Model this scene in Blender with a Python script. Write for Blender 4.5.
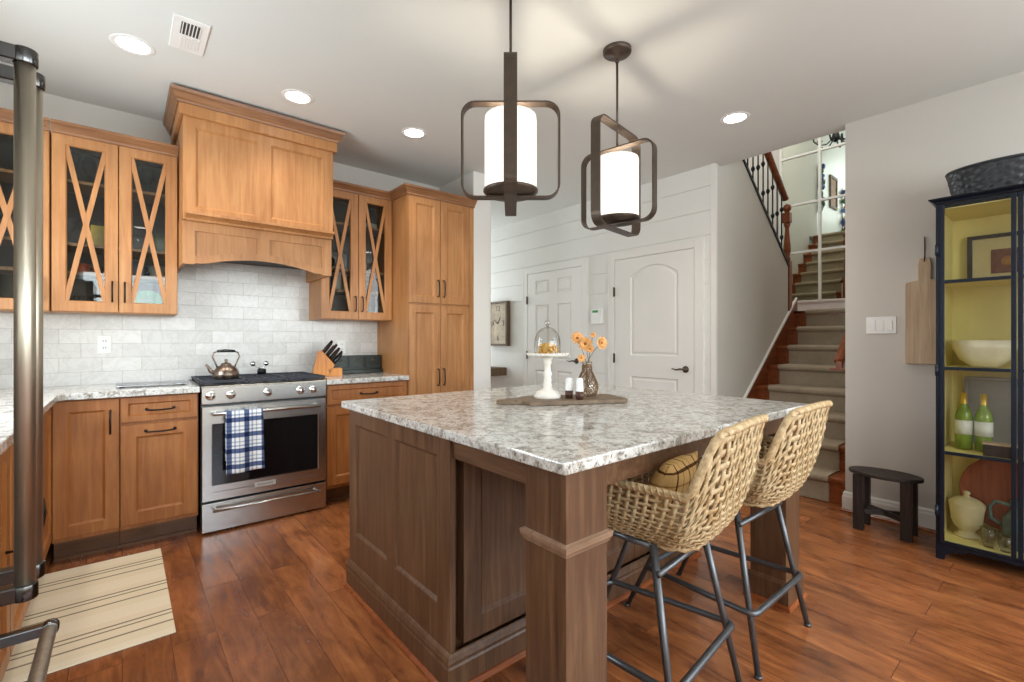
import bpy, math, random
from math import sin, cos, pi, radians, sqrt, hypot
from mathutils import Vector, Matrix
random.seed(7)
S = bpy.context.scene
C = S.collection
for o in list(bpy.data.objects): bpy.data.objects.remove(o)

# ------------------------------------------------------------------ camera
HC = 1.22
YAW = radians(39.757)
cam_data = bpy.data.cameras.new('camera')
cam_data.sensor_width = 36; cam_data.lens = 468.5*36/1024
cam_data.shift_y = -1.12/1024; cam_data.clip_start = .02
cam = bpy.data.objects.new('camera', cam_data); C.objects.link(cam)
cam.location = (0, 0, HC); cam.rotation_euler = (pi/2, 0, -YAW)
S.camera = cam
# ------------------------------------------------------------------ world, exposure
w = bpy.data.worlds.new('sky'); S.world = w; w.use_nodes = True
wn = w.node_tree.nodes; wl = w.node_tree.links
bg = wn['Background']; sky = wn.new('ShaderNodeTexSky'); sky.sky_type = 'NISHITA'
sky.sun_disc = False; sky.sun_elevation = radians(48); sky.sun_rotation = radians(200)
wl.new(sky.outputs[0], bg.inputs[0]); bg.inputs[1].default_value = .32
S.view_settings.view_transform = 'Standard'; S.view_settings.look = 'None'
S.view_settings.gamma = 1; S.view_settings.use_curve_mapping = False
S.view_settings.exposure = 0.24

def light(name, kind, loc, power, color=(1, 1, 1), size=.1, size_y=None, rot=(0, 0, 0), spot=None, parent=None):
    d = bpy.data.lights.new(name, kind); d.energy = power; d.color = color
    if kind == 'AREA':
        d.size = size
        if size_y: d.shape = 'RECTANGLE'; d.size_y = size_y
    else: d.shadow_soft_size = size
    if kind == 'SPOT': d.spot_size = spot; d.spot_blend = .9
    o = bpy.data.objects.new(name, d); o.location = loc; o.rotation_euler = rot; C.objects.link(o)
    if parent: o.parent = parent
    return o
CEIL = 2.76
DAY = (.84, .93, 1.0)
# daylight through the glazed openings of the back wall, the left wall and the right wall behind the camera
light('window_daylight', 'AREA', (1.5, -2.9, 1.75), 118, DAY, 4.0, 1.2, rot=(-pi/2+pi, 0, 0))
light('window_daylight', 'AREA', (-.86, 2.55, 1.62), 30, DAY, .85, 1.1, rot=(0, -pi/2, 0))
light('window_daylight', 'AREA', (3.85, -1.75, 1.7), 48, (.95, .97, 1), 1.9, 1.7, rot=(0, pi/2, 0))
light('window_daylight', 'AREA', (3.35, 6.85, 1.7), 40, DAY, 1.0, 1.5, rot=(-pi/2, 0, 0))  # area lamp before the solid hall end wall, no window built there
light('window_daylight', 'AREA', (1.75, 2.0, 4.4), 26, DAY, 1.3, 1.6, rot=(0, -pi/2, 0))  # added area lamp for the bright upstairs hall, its end wall is solid
light('stair_daylight', 'AREA', (5.6, 2.0, 5.3), 34, (1, .97, .92), 1.6, 1.3, rot=(0, 0, 0))  # added area lamp below the upper ceiling to brighten the stairwell

# ------------------------------------------------------------------ mesh builder
class MB:
    def __init__(s): s.v = []; s.f = []; s.m = []; s.T = Matrix.Identity(4); s.mi = 0; s.sm = []
    def add(s, vs, fs, smooth=False):
        n = len(s.v); T = s.T
        s.v += [T @ Vector(p) for p in vs]
        for f in fs: s.f.append([i+n for i in f]); s.m.append(s.mi); s.sm.append(smooth)
        return s
    def box(s, x0, x1, y0, y1, z0, z1):
        if x0 > x1: x0, x1 = x1, x0
        if y0 > y1: y0, y1 = y1, y0
        if z0 > z1: z0, z1 = z1, z0
        return s.add([(x0,y0,z0),(x1,y0,z0),(x1,y1,z0),(x0,y1,z0),(x0,y0,z1),(x1,y0,z1),(x1,y1,z1),(x0,y1,z1)],
                     [(0,3,2,1),(4,5,6,7),(0,1,5,4),(1,2,6,5),(2,3,7,6),(3,0,4,7)])
    def lathe(s, prof, c=(0,0,0), n=24, cap=True, axis='z'):
        vs = []; fs = []; k = len(prof)
        for i in range(n):
            a = 2*pi*i/n
            for r, z in prof:
                p = (r*cos(a), r*sin(a), z)
                if axis == 'x': p = (p[2], p[0], p[1])
                if axis == 'y': p = (p[1], p[2], p[0])
                vs.append((c[0]+p[0], c[1]+p[1], c[2]+p[2]))
        for i in range(n):
            j = (i+1) % n
            for q in range(k-1): fs.append((i*k+q, j*k+q, j*k+q+1, i*k+q+1))
        s.add(vs, fs, True)
        if cap:
            b = len(s.v)-n*k
            for q, rev in ((0, True), (k-1, False)):
                if prof[q][0] > 1e-5:
                    f = [b+i*k+q for i in range(n)]
                    s.f.append(f[::-1] if rev else f); s.m.append(s.mi); s.sm.append(False)
        return s
    def tube(s, pts, r, n=8, closed=False, flat=None):
        P = [Vector(p) for p in pts]; m = len(P)
        rr = r if isinstance(r, (list, tuple)) else [r]*m
        vs = []; fs = []; prev = None
        for i in range(m):
            if closed: t = P[(i+1) % m]-P[i-1]
            else: t = P[min(i+1, m-1)]-P[max(i-1, 0)]
            t.normalize()
            if prev is None:
                up = Vector((0,0,1)) if abs(t.z) < .9 else Vector((1,0,0))
                u = t.cross(up).normalized()
            else:
                u = prev-t*prev.dot(t)
                u = u.normalized() if u.length > 1e-6 else t.orthogonal().normalized()
            prev = u; v = t.cross(u)
            for k in range(n):
                a = 2*pi*k/n
                vs.append(P[i]+u*(rr[i]*cos(a))+v*(rr[i]*sin(a)*(flat or 1)))
        for i in range(m if closed else m-1):
            j = (i+1) % m
            for k in range(n): fs.append((i*n+k, i*n+(k+1) % n, j*n+(k+1) % n, j*n+k))
        if not closed:
            fs.append(tuple(range(n))[::-1]); fs.append(tuple((m-1)*n+k for k in range(n)))
        return s.add(vs, fs, True)
    def prism(s, poly, a, b, axis='y'):
        n = len(poly)
        def pt(p, h):
            return {'y': (p[0], h, p[1]), 'x': (h, p[0], p[1]), 'z': (p[0], p[1], h)}[axis]
        vs = [pt(p, a) for p in poly]+[pt(p, b) for p in poly]
        fs = [tuple(range(n)), tuple(range(2*n-1, n-1, -1))]
        fs += [(i, n+i, n+(i+1) % n, (i+1) % n) for i in range(n)]
        return s.add(vs, fs)
    def loops(s, x0, x1, z0, z1, lp, fill=True, close=False, back=False):
        """nested rectangles in the x-z plane; lp = (inset, y) pairs"""
        vs = []; fs = []
        for ins, y in lp:
            vs += [(x0+ins, y, z0+ins), (x1-ins, y, z0+ins), (x1-ins, y, z1-ins), (x0+ins, y, z1-ins)]
        m = len(lp)
        for i in range(m if close else m-1):
            j = (i+1) % m
            for k in range(4): fs.append((i*4+k, i*4+(k+1) % 4, j*4+(k+1) % 4, j*4+k))
        if fill and not close: fs.append(((m-1)*4, (m-1)*4+1, (m-1)*4+2, (m-1)*4+3))
        if back and not close: fs.append((3, 2, 1, 0))
        return s.add(vs, fs)
    def sweep(s, path, prof, closed=False):
        """mitred moulding: path in plan, prof = (outward, z) closed polygon; outward = right of travel"""
        P = [Vector((p[0], p[1])) for p in path]; m = len(P); k = len(prof); vs = []; fs = []
        for i in range(m):
            d0 = (P[i]-P[i-1]).normalized() if (closed or i > 0) else None
            d1 = (P[(i+1) % m]-P[i]).normalized() if (closed or i < m-1) else None
            if d0 is None: d0 = d1
            if d1 is None: d1 = d0
            n0 = Vector((d0.y, -d0.x)); n1 = Vector((d1.y, -d1.x)); b = n0+n1
            b = b/(1+n0.dot(n1))
            for o, z in prof: vs.append((P[i].x+b.x*o, P[i].y+b.y*o, z))
        for i in range(m if closed else m-1):
            j = (i+1) % m
            for q in range(k): fs.append((i*k+q, j*k+q, j*k+(q+1) % k, i*k+(q+1) % k))
        if not closed:
            fs.append(tuple(range(k))); fs.append(tuple((m-1)*k+q for q in range(k))[::-1])
        return s.add(vs, fs)
    def grid(s, fn, nu, nv, wrapu=False, smooth=True):
        vs = [fn(i/nu, j/nv) for i in range(nu+(0 if wrapu else 1)) for j in range(nv+1)]
        fs = []; N = nu if wrapu else nu+1
        for i in range(nu):
            for j in range(nv):
                a = i*(nv+1)+j; b = ((i+1) % N)*(nv+1)+j
                fs.append((a, b, b+1, a+1))
        return s.add(vs, fs, smooth)

def org(o):
    v = Vector((0,0,0))
    while o is not None: v += o.location; o = o.parent
    return v
def obj(name, mb, mat, parent=None, bevel=0, loc=None, local=False, solid=0, weld=False, recalc=True):
    """world-authored mesh linked as one object; under a parent its vertices are made local"""
    me = bpy.data.meshes.new(name)
    off = Vector((0,0,0))
    if not local:
        off = org(parent) if parent is not None else (Vector(loc) if loc else Vector((0,0,0)))
    me.from_pydata([tuple(v-off) for v in mb.v], [], mb.f)
    mats = mat if isinstance(mat, (list, tuple)) else [mat]
    for m in mats: me.materials.append(m)
    me.polygons.foreach_set('material_index', mb.m); me.polygons.foreach_set('use_smooth', mb.sm)
    if recalc:
        import bmesh
        bm = bmesh.new(); bm.from_mesh(me)
        if weld: bmesh.ops.remove_doubles(bm, verts=bm.verts, dist=1e-5)
        bmesh.ops.recalc_face_normals(bm, faces=bm.faces); bm.to_mesh(me); bm.free()
    me.update()
    o = bpy.data.objects.new(name, me); C.objects.link(o)
    if parent is not None: o.parent = parent
    elif loc: o.location = loc
    if solid:
        m = o.modifiers.new('solid', 'SOLIDIFY'); m.thickness = solid; m.offset = 0
    if bevel:
        m = o.modifiers.new('bevel', 'BEVEL'); m.width = bevel; m.segments = 2; m.limit_method = 'ANGLE'; m.angle_limit = radians(35)
        m.harden_normals = False
    return o
def tag(o, label, cat, group=None):
    o['label'] = label; o['category'] = cat
    if group: o['group'] = group
    return o
def thing(name, label, cat, loc=(0,0,0), group=None, rotz=0):
    o = bpy.data.objects.new(name, None); C.objects.link(o); o.empty_display_size = .05
    o.location = loc; o.rotation_euler = (0, 0, rotz)
    return tag(o, label, cat, group)
def struct(name, mb, mat, bevel=0, parent=None, **k):
    o = obj(name, mb, mat, parent, bevel, **k)
    if parent is None: o['kind'] = 'structure'
    return o
def dup(root, loc, label=None, rotz=None, group=None):
    r = root.copy(); C.objects.link(r); r.location = loc
    if rotz is not None: r.rotation_euler = (0, 0, rotz)
    if label: r['label'] = label
    if group: r['group'] = group
    def rec(a, b):
        for ch in [x for x in bpy.data.objects if x.parent == a]:
            c = ch.copy(); C.objects.link(c); c.parent = b; rec(ch, c)
    rec(root, r)
    return r

# ------------------------------------------------------------------ materials
def srgb(r, g, b):
    f = lambda c: (c/255/12.92) if c/255 <= .04045 else ((c/255+.055)/1.055)**2.4
    return (f(r), f(g), f(b), 1)
class N:
    def __init__(s, name):
        s.m = bpy.data.materials.new(name); s.m.use_nodes = True
        s.n = s.m.node_tree.nodes; s.l = s.m.node_tree.links; s.b = s.n['Principled BSDF']
    def new(s, t, **k):
        x = s.n.new('ShaderNode'+t)
        for a, v in k.items(): setattr(x, a, v)
        return x
    def link(s, a, b): s.l.new(a, b)
    def coord(s, scale=(1,1,1), rot=(0,0,0), loc=(0,0,0), rand=False):
        tc = s.new('TexCoord'); mp = s.new('Mapping')
        mp.inputs['Scale'].default_value = scale; mp.inputs['Rotation'].default_value = rot; mp.inputs['Location'].default_value = loc
        s.link(tc.outputs['Object'], mp.inputs[0])
        return mp.outputs[0]
    def noise(s, vec, scale=5, detail=4, rough=.55, dist=0):
        x = s.new('TexNoise'); x.inputs['Scale'].default_value = scale; x.inputs['Detail'].default_value = detail
        x.inputs['Roughness'].default_value = rough; x.inputs['Distortion'].default_value = dist
        s.link(vec, x.inputs['Vector']); return x.outputs['Fac']
    def ramp(s, fac, stops):
        x = s.new('ValToRGB'); e = x.color_ramp.elements
        while len(e) > 1: e.remove(e[0])
        e[0].position = stops[0][0]; e[0].color = stops[0][1]
        for p, c in stops[1:]:
            q = e.new(p); q.color = c
        s.link(fac, x.inputs[0]); return x.outputs[0]
    def mix(s, fac, a, b, mode='MIX'):
        x = s.new('MixRGB', blend_type=mode)
        for v, i in ((fac, 0), (a, 1), (b, 2)):
            if hasattr(v, 'links'): s.link(v, x.inputs[i])
            else: x.inputs[i].default_value = v
        return x.outputs[0]
    def bump(s, h, strength=.2, dist=.01):
        x = s.new('Bump'); x.inputs['Strength'].default_value = strength; x.inputs['Distance'].default_value = dist
        s.link(h, x.inputs['Height']); s.link(x.outputs[0], s.b.inputs['Normal'])
    def set(s, color=None, rough=None, metal=None, spec=None, coat=None):
        for v, n in ((color, 'Base Color'), (rough, 'Roughness'), (metal, 'Metallic'), (spec, 'Specular IOR Level'), (coat, 'Coat Weight')):
            if v is None: continue
            if hasattr(v, 'links'): s.link(v, s.b.inputs[n])
            else: s.b.inputs[n].default_value = v
        return s.m
def plain(name, col, rough=.5, metal=0, spec=.5, var=.06, scale=14, bump=0):
    k = N(name); c = k.coord()
    nz = k.noise(c, scale, 3)
    d = tuple(x*(1-var) for x in col[:3])+(1,); e = tuple(min(1, x*(1+var)) for x in col[:3])+(1,)
    if bump: k.bump(nz, bump, .004)
    return k.set(k.ramp(nz, [(.3, d), (.7, e)]), rough, metal, spec)
def wood(name, dark, mid, lite, axis='z', rough=.38, s=1.0, spec=.4, blotch=.5):
    k = N(name); sc = {'z': (26, 26, 1.6), 'x': (1.6, 26, 26), 'y': (26, 1.6, 26)}[axis]
    c = k.coord(tuple(q*s for q in sc)); g = k.noise(c, 1.6, 7, .62, .6)
    base = k.ramp(g, [(.28, dark), (.5, mid), (.74, lite)])
    c2 = k.coord((3.2, 3.2, 1.6)); bl = k.noise(c2, 1.6, 3, .5, .3)
    blc = k.ramp(bl, [(.3, (1-.22*blotch*1.4, 1-.27*blotch*1.4, 1-.32*blotch*1.4, 1)), (.7, (1.0, 1.0, 1.0, 1))])
    k.bump(g, .06, .002)
    return k.set(k.mix(1, base, blc, 'MULTIPLY'), rough, 0, spec)
def emis(name, col, strength):
    k = N(name); k.b.inputs['Base Color'].default_value = col
    k.b.inputs['Emission Color'].default_value = col; k.b.inputs['Emission Strength'].default_value = strength
    return k.m
def glassy(name, tint=(1,1,1,1), refl=.12, rough=.02, fres=.6, blend=.16):
    k = N(name); k.n.remove(k.b)
    out = k.n['Material Output']; t = k.new('BsdfTransparent'); g = k.new('BsdfGlossy'); mx = k.new('MixShader'); fr = k.new('LayerWeight')
    t.inputs[0].default_value = tint; g.inputs['Roughness'].default_value = rough; fr.inputs[0].default_value = blend
    mt = k.new('Math', operation='MULTIPLY_ADD'); mt.inputs[1].default_value = fres; mt.inputs[2].default_value = refl
    k.link(fr.outputs['Fresnel'], mt.inputs[0]); mt.use_clamp = True
    k.link(mt.outputs[0], mx.inputs[0]); k.link(t.outputs[0], mx.inputs[1]); k.link(g.outputs[0], mx.inputs[2])
    k.link(mx.outputs[0], out.inputs[0]); return k.m

M = {}
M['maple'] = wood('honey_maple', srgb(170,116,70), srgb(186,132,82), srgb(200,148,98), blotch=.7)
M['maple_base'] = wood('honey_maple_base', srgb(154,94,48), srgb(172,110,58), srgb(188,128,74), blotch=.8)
M['maple_in'] = wood('cabinet_interior_wood', srgb(110,70,42), srgb(136,90,54), srgb(150,104,66))
M['crown'] = wood('glazed_maple_crown', srgb(118,78,50), srgb(146,102,68), srgb(170,126,86), 'x')
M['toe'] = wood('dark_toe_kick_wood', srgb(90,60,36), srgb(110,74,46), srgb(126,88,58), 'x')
M['brown'] = wood('stained_brown_wood', srgb(78,54,37), srgb(100,71,50), srgb(122,92,66), rough=.36)
M['brown_h'] = wood('stained_brown_wood_rail', srgb(78,54,37), srgb(100,71,50), srgb(122,92,66), 'y', rough=.36)
M['stairwood'] = wood('red_brown_stair_wood', srgb(110,54,26), srgb(142,76,40), srgb(164,96,54), 'x', rough=.3)
M['blackwood'] = wood('near_black_rustic_wood', srgb(28,20,18), srgb(44,34,30), srgb(66,54,48), rough=.5)
M['boardwood'] = wood('pale_weathered_board', srgb(176,150,120), srgb(200,176,146), srgb(216,194,166), rough=.6)
M['traywood'] = wood('grey_brown_board', srgb(96,78,60), srgb(124,104,82), srgb(144,124,100), 'x', rough=.55)
M['blockwood'] = wood('orange_knife_block_wood', srgb(176,104,40), srgb(206,134,62), srgb(222,156,84), rough=.35)
M['clockwood'] = wood('old_brown_frame_wood', srgb(74,56,38), srgb(100,78,54), srgb(122,98,70), rough=.6)
M['wall'] = plain('greige_wall_paint', srgb(208,204,196), .75, 0, .25, .01, 3)
M['ceil'] = plain('ceiling_paint', srgb(222,224,219), .9, 0, .2, .008, 3)
M['white'] = plain('white_trim_paint', srgb(232,230,224), .42, 0, .4, .012, 3)
M['shiplap'] = plain('white_shiplap_paint', srgb(228,227,221), .5, 0, .35, .012, 3)
M['bronze'] = plain('dark_bronze', srgb(84,72,62), .42, .6, .5, .10, 30)
M['black_metal'] = plain('dark_grey_steel_tube', srgb(98,100,102), .35, .7, .5, .08, 20)
M['pull'] = plain('oil_rubbed_pull', srgb(44,32,26), .35, .6)
M['black'] = plain('black_enamel', srgb(22,22,24), .25)
M['grate'] = plain('cast_iron', srgb(48,50,58), .55, .2)
M['iron'] = plain('wrought_iron', srgb(26,26,30), .45, .4)
M['pane'] = glassy('clear_pane', (.96,.97,.96,1), .02)
M['pane_cab'] = glassy('cabinet_pane', (.74,.77,.76,1), .035, .01)
M['cleargl'] = glassy('clear_glassware', (.93,.94,.93,1), .05)
M['greengl'] = glassy('green_bottle_glass', (.45,.62,.22,1), .10)
M['mirror'] = N('mirror_silver').set((.78,.82,.74,1), .015, 1)
M['plastic'] = plain('white_plastic', srgb(238,238,234), .35, var=.01)
M['ceramic'] = plain('white_distressed_ceramic', srgb(232,226,214), .45, var=.05, scale=40)
M['yellow'] = plain('yellow_painted_interior', srgb(234,218,140), .6, var=.04, scale=4)
M['cabblue'] = plain('blue_black_cabinet_paint', srgb(20,30,44), .3, .35, .5, .2, 9)
M['chrome'] = N('polished_chrome').set((.75,.75,.76,1), .12, 1)

def stainless():
    k = N('brushed_stainless'); c = k.coord((1, 1, 150)); n1 = k.noise(c, 1.2, 3)
    return k.set(k.ramp(n1, [(.3, srgb(186,184,180)), (.7, srgb(196,194,190))]), .27, 1)
M['steel'] = stainless()
def steel_v():
    k = N('brushed_handle_steel'); c = k.coord((60, 60, 1)); n1 = k.noise(c, 1.2, 3)
    return k.set(k.ramp(n1, [(.3, srgb(178,170,152)), (.7, srgb(204,197,180))]), .38, 1)
M['handlesteel'] = steel_v()
def granite():
    k = N('speckled_granite'); c = k.coord((1,1,1))
    a = k.noise(c, 19, 6, .72, 1.2); b = k.noise(c, 95, 4, .65, .4); d = k.noise(c, 34, 5, .7, .8)
    base = k.ramp(a, [(.30, srgb(120,114,108)), (.42, srgb(168,162,152)), (.53, srgb(212,210,204)), (.72, srgb(228,228,225))])
    sp = k.ramp(b, [(.36, srgb(58,56,58)), (.44, (1,1,1,1))]); sp2 = k.ramp(d, [(.33, srgb(90,88,94)), (.42, (1,1,1,1))])
    x = k.mix(.75, base, sp, 'MULTIPLY'); x = k.mix(.62, x, sp2, 'MULTIPLY')
    return k.set(x, .13, 0, .5)
M['granite'] = granite()
def floor_mat():
    k = N('hand_scraped_hickory_planks'); tc = k.new('TexCoord')
    mp = k.new('Mapping'); mp.inputs['Rotation'].default_value = (0, 0, pi/2); k.link(tc.outputs['Object'], mp.inputs[0])
    br = k.new('TexBrick'); k.link(mp.outputs[0], br.inputs[0])
    br.offset = .37; br.offset_frequency = 2; br.inputs['Scale'].default_value = 1
    br.inputs['Color1'].default_value = (0,0,0,1); br.inputs['Color2'].default_value = (1,1,1,1); br.inputs['Mortar'].default_value = (.5,.5,.5,1)
    br.inputs['Mortar Size'].default_value = .0014; br.inputs['Mortar Smooth'].default_value = .3
    br.inputs['Brick Width'].default_value = 1.15; br.inputs['Row Height'].default_value = .152; br.inputs['Bias'].default_value = 0
    # shift the grain per plank
    va = k.new('VectorMath', operation='MULTIPLY_ADD'); va.inputs[1].default_value = (7,3,5)
    k.link(br.outputs['Color'], va.inputs[0]); 
    sc = k.new('Mapping'); sc.inputs['Scale'].default_value = (9, 1.3, 1); k.link(tc.outputs['Object'], sc.inputs[0]); k.link(sc.outputs[0], va.inputs[2])
    g = k.noise(va.outputs[0], 2.0, 7, .62, 1.2)
    sc2 = k.new('Mapping'); sc2.inputs['Scale'].default_value = (2.6, 1.4, 1); k.link(tc.outputs['Object'], sc2.inputs[0])
    vb = k.new('VectorMath', operation='ADD'); k.link(sc2.outputs[0], vb.inputs[0]); k.link(br.outputs['Color'], vb.inputs[1])
    bl = k.noise(vb.outputs[0], 2.2, 4, .6, .8)
    base = k.ramp(g, [(.26, srgb(98,52,28)), (.44, srgb(144,86,50)), (.62, srgb(168,106,62)), (.8, srgb(192,134,86))])
    tone = k.ramp(bl, [(.32, (.58,.54,.50,1)), (.5, (.9,.88,.86,1)), (.68, (1.14,1.13,1.10,1))])
    x = k.mix(1, base, tone, 'MULTIPLY')
    pl = k.ramp(br.outputs['Color'], [(0, (.80,.77,.76,1)), (1, (1.08,1.06,1.04,1))]); x = k.mix(1, x, pl, 'MULTIPLY')
    x = k.mix(br.outputs['Fac'], x, srgb(84,46,26))
    rg = k.ramp(g, [(.3, (.30,)*3+(1,)), (.7, (.20,)*3+(1,))])
    hs = k.new('Mapping'); hs.inputs['Scale'].default_value = (5, 22, 1); k.link(tc.outputs['Object'], hs.inputs[0])
    h = k.noise(hs.outputs[0], 1.0, 2, .5)
    h2 = k.mix(.25, h, g); inv = k.new('Invert'); k.link(br.outputs['Fac'], inv.inputs[1])
    h3 = k.mix(1, h2, inv.outputs[0], 'MULTIPLY')
    k.bump(h3, .22, .006)
    return k.set(x, rg, 0, .5)
M['floor'] = floor_mat()
def tile_mat():
    k = N('marble_subway_tile'); tc = k.new('TexCoord'); mp = k.new('Mapping'); mp.inputs['Rotation'].default_value = (pi/2, 0, 0)
    k.link(tc.outputs['Object'], mp.inputs[0]); br = k.new('TexBrick'); k.link(mp.outputs[0], br.inputs[0])
    br.inputs['Scale'].default_value = 1; br.inputs['Brick Width'].default_value = .205; br.inputs['Row Height'].default_value = .092
    br.inputs['Mortar Size'].default_value = .0022; br.inputs['Color1'].default_value = srgb(210,208,203); br.inputs['Color2'].default_value = srgb(228,226,222)
    br.inputs['Mortar'].default_value = srgb(200,197,190); br.inputs['Mortar Smooth'].default_value = .3
    v = k.noise(k.coord((3,3,3)), 2.2, 6, .65, 2.2)
    vc = k.ramp(v, [(.42, (1,1,1,1)), (.5, (.88,.87,.85,1)), (.56, (1,1,1,1))])
    x = k.mix(.75, br.outputs['Color'], vc, 'MULTIPLY')
    inv = k.new('Invert'); k.link(br.outputs['Fac'], inv.inputs[1]); k.bump(inv.outputs[0], .35, .003)
    return k.set(x, .22, 0, .5)
M['tile'] = tile_mat()
def carpet():
    k = N('stair_carpet_pile'); n1 = k.noise(k.coord(), 260, 3); n2 = k.noise(k.coord(), 7, 3)
    x = k.mix(.5, k.ramp(n1, [(.3, srgb(128,113,94)), (.7, srgb(186,170,146))]), k.ramp(n2, [(.3, srgb(148,133,112)), (.7, srgb(174,160,140))]))
    k.bump(n1, .6, .006); return k.set(x, .95, 0, .1)
M['carpet'] = carpet()
def rattan():
    k = N('woven_rattan'); n1 = k.noise(k.coord(), 60, 4, .6, .5); n2 = k.noise(k.coord(), 8, 2)
    x = k.mix(.35, k.ramp(n1, [(.3, srgb(132,104,70)), (.5, srgb(182,156,114)), (.72, srgb(222,204,166))]), k.ramp(n2, [(.35, srgb(170,132,84)), (.65, srgb(224,204,166))]))
    k.bump(n1, .3, .002); return k.set(x, .5, 0, .4)
M['rattan'] = rattan()
def band_mat(name, axis, period, bands, base, rough=.9, rot=None):
    """stripes: bands = (pos0,pos1,color) in 0..1 of the period along the axis"""
    k = N(name); tc = k.new('TexCoord'); sp = k.new('SeparateXYZ'); k.link(tc.outputs['Object'], sp.inputs[0])
    def frac(i):
        a = k.new('Math', operation='MULTIPLY'); a.inputs[1].default_value = 1/period; k.link(sp.outputs[i], a.inputs[0])
        b = k.new('Math', operation='FRACT'); k.link(a.outputs[0], b.inputs[0]); return b.outputs[0]
    def ramp(fac):
        x = k.new('ValToRGB'); x.color_ramp.interpolation = 'CONSTANT'; e = x.color_ramp.elements
        st = [(0, (1,1,1,1))]
        for a, b, c in bands: st += [(a, c), (b, (1,1,1,1))]
        e[0].position = 0; e[0].color = st[0][1]; e.remove(e[1])
        for p, c in st[1:]: q = e.new(p); q.color = c
        k.link(fac, x.inputs[0]); return x.outputs[0]
    x = None
    for i in axis:
        r = ramp(frac(i)); x = r if x is None else k.mix(1, x, r, 'MULTIPLY')
    n1 = k.noise(k.coord(), 150, 3); fine = k.ramp(n1, [(.3, tuple(c*.93 for c in base[:3])+(1,)), (.7, base)])
    k.bump(n1, .3, .002)
    return k.set(k.mix(1, x, fine, 'MULTIPLY'), rough, 0, .15)
M['towel'] = band_mat('blue_white_plaid_cloth', (0, 2), .098, [(.0,.30,(.12,.16,.30,1)), (.42,.52,(.50,.56,.68,1)), (.68,.76,(.58,.63,.72,1))], srgb(238,238,236))
M['pillow'] = band_mat('tan_plaid_cloth', (0, 2), .075, [(.0,.10,(.16,.11,.08,1)), (.45,.52,(.6,.5,.4,1))], srgb(196,160,104))
M['rug'] = band_mat('striped_cotton_rug', (1,), .33, [(.0,.035,(.34,.30,.27,1)), (.105,.14,(.34,.30,.27,1)), (.28,.60,(1.05,1.07,1.12,1)), (.79,.825,(.34,.30,.27,1))], srgb(240,226,196))
M['chips'] = plain('golden_crackers', srgb(220,170,80), .6, var=.35, scale=120)

# ------------------------------------------------------------------ setting
XL, XR, YB, YF = -.95, 3.97, 4.11, -3.0    # left wall, right wall, range wall, wall behind the camera
YS = 2.01
XC = 4.08                                  # ceiling edge at the stair opening
m = MB(); m.box(XL-.1, 4.12, YF-.1, 7.1, -.1, 0); m.box(4.12, 6.8, 1.0, 3.1, -.1, 0); struct('floor', m, M['floor'])
m = MB(); m.box(XL-.1, XC, YF-.1, YS, CEIL, CEIL+.3); m.box(XL-.1, 3.99, YS, 7.1, CEIL, CEIL+.04); m.box(XL-.1, 3.60, YS, 3.1, CEIL+.04, CEIL+.3); m.box(XL-.1, 3.99, 3.1, 7.1, CEIL+.04, CEIL+.3)
ceiling = struct('ceiling', m, M['ceil'])
# range wall (tile between counter and uppers is its own skin)
m = MB(); m.box(XL-.1, 2.645, YB, YB+.12, 0, CEIL); m.box(2.468, 2.645, 3.52, YB, 0, CEIL); struct('wall_back', m, M['wall'])
m = MB(); m.box(2.462, 2.651, 3.505, 3.52, 0, CEIL-.001); m.box(2.645, 2.657, 3.505, 3.60, 0, CEIL-.001); struct('trim_1', m, M['white'], .002)
m = MB(); m.box(XL+.001, 1.80, YB-.012, YB, .93, 1.80); struct('wall_backsplash', m, M['tile'])
# left wall with the window over the sink
m = MB()
m.box(XL-.1, XL, YF, 2.0, 0, CEIL); m.box(XL-.1, XL, 3.1, YB, 0, CEIL); m.box(XL-.1, XL, 2.0, 3.1, 0, 1.05); m.box(XL-.1, XL, 2.0, 3.1, 2.2, CEIL)
struct('wall_left', m, M['wall'])
def window(n, x0, x1, y0, y1, z0, z1, along, nb=1):
    """glazed window frame in a wall opening"""
    m = MB(); r = .05
    def bx(a0, a1, b0, b1):
        if along == 'y': m.box(x0, x1, a0, a1, b0, b1)
        else: m.box(a0, a1, y0, y1, b0, b1)
    a0, a1 = (y0, y1) if along == 'y' else (x0, x1)
    bx(a0, a1, z0, z0+r); bx(a0, a1, z1-r, z1); bx(a0, a0+r, z0+r, z1-r); bx(a1-r, a1, z0+r, z1-r)
    for k in range(1, nb): c = a0+(a1-a0)*k/nb; bx(c-.03, c+.03, z0+r, z1-r)
    zc = (z0+z1)/2; bx(a0+r, a1-r, zc-.015, zc+.015)
    o = struct('window_%d' % n, m, M['white'], .003)
    m = MB()
    if along == 'y': xc = (x0+x1)/2; m.box(xc-.003, xc+.003, a0+r, a1-r, z0+r, z1-r)
    else: yc = (y0+y1)/2; m.box(a0+r, a1-r, yc-.003, yc+.003, z0+r, z1-r)
    obj('pane', m, M['pane'], o)
window(1, XL-.08, XL-.02, 2.0, 3.1, 1.05, 2.2, 'y', 2)
# wall behind the camera, glazed
m = MB(); m.box(XL-.1, -.6, YF-.12, YF, 0, CEIL); m.box(3.6, XR+.1, YF-.12, YF, 0, CEIL); m.box(-.6, 3.6, YF-.12, YF, 0, .3); m.box(-.6, 3.6, YF-.12, YF, 2.4, CEIL)
struct('wall_rear', m, M['wall'])
window(2, -.6, 3.6, YF-.09, YF-.03, .3, 2.4, 'x', 4)
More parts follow.
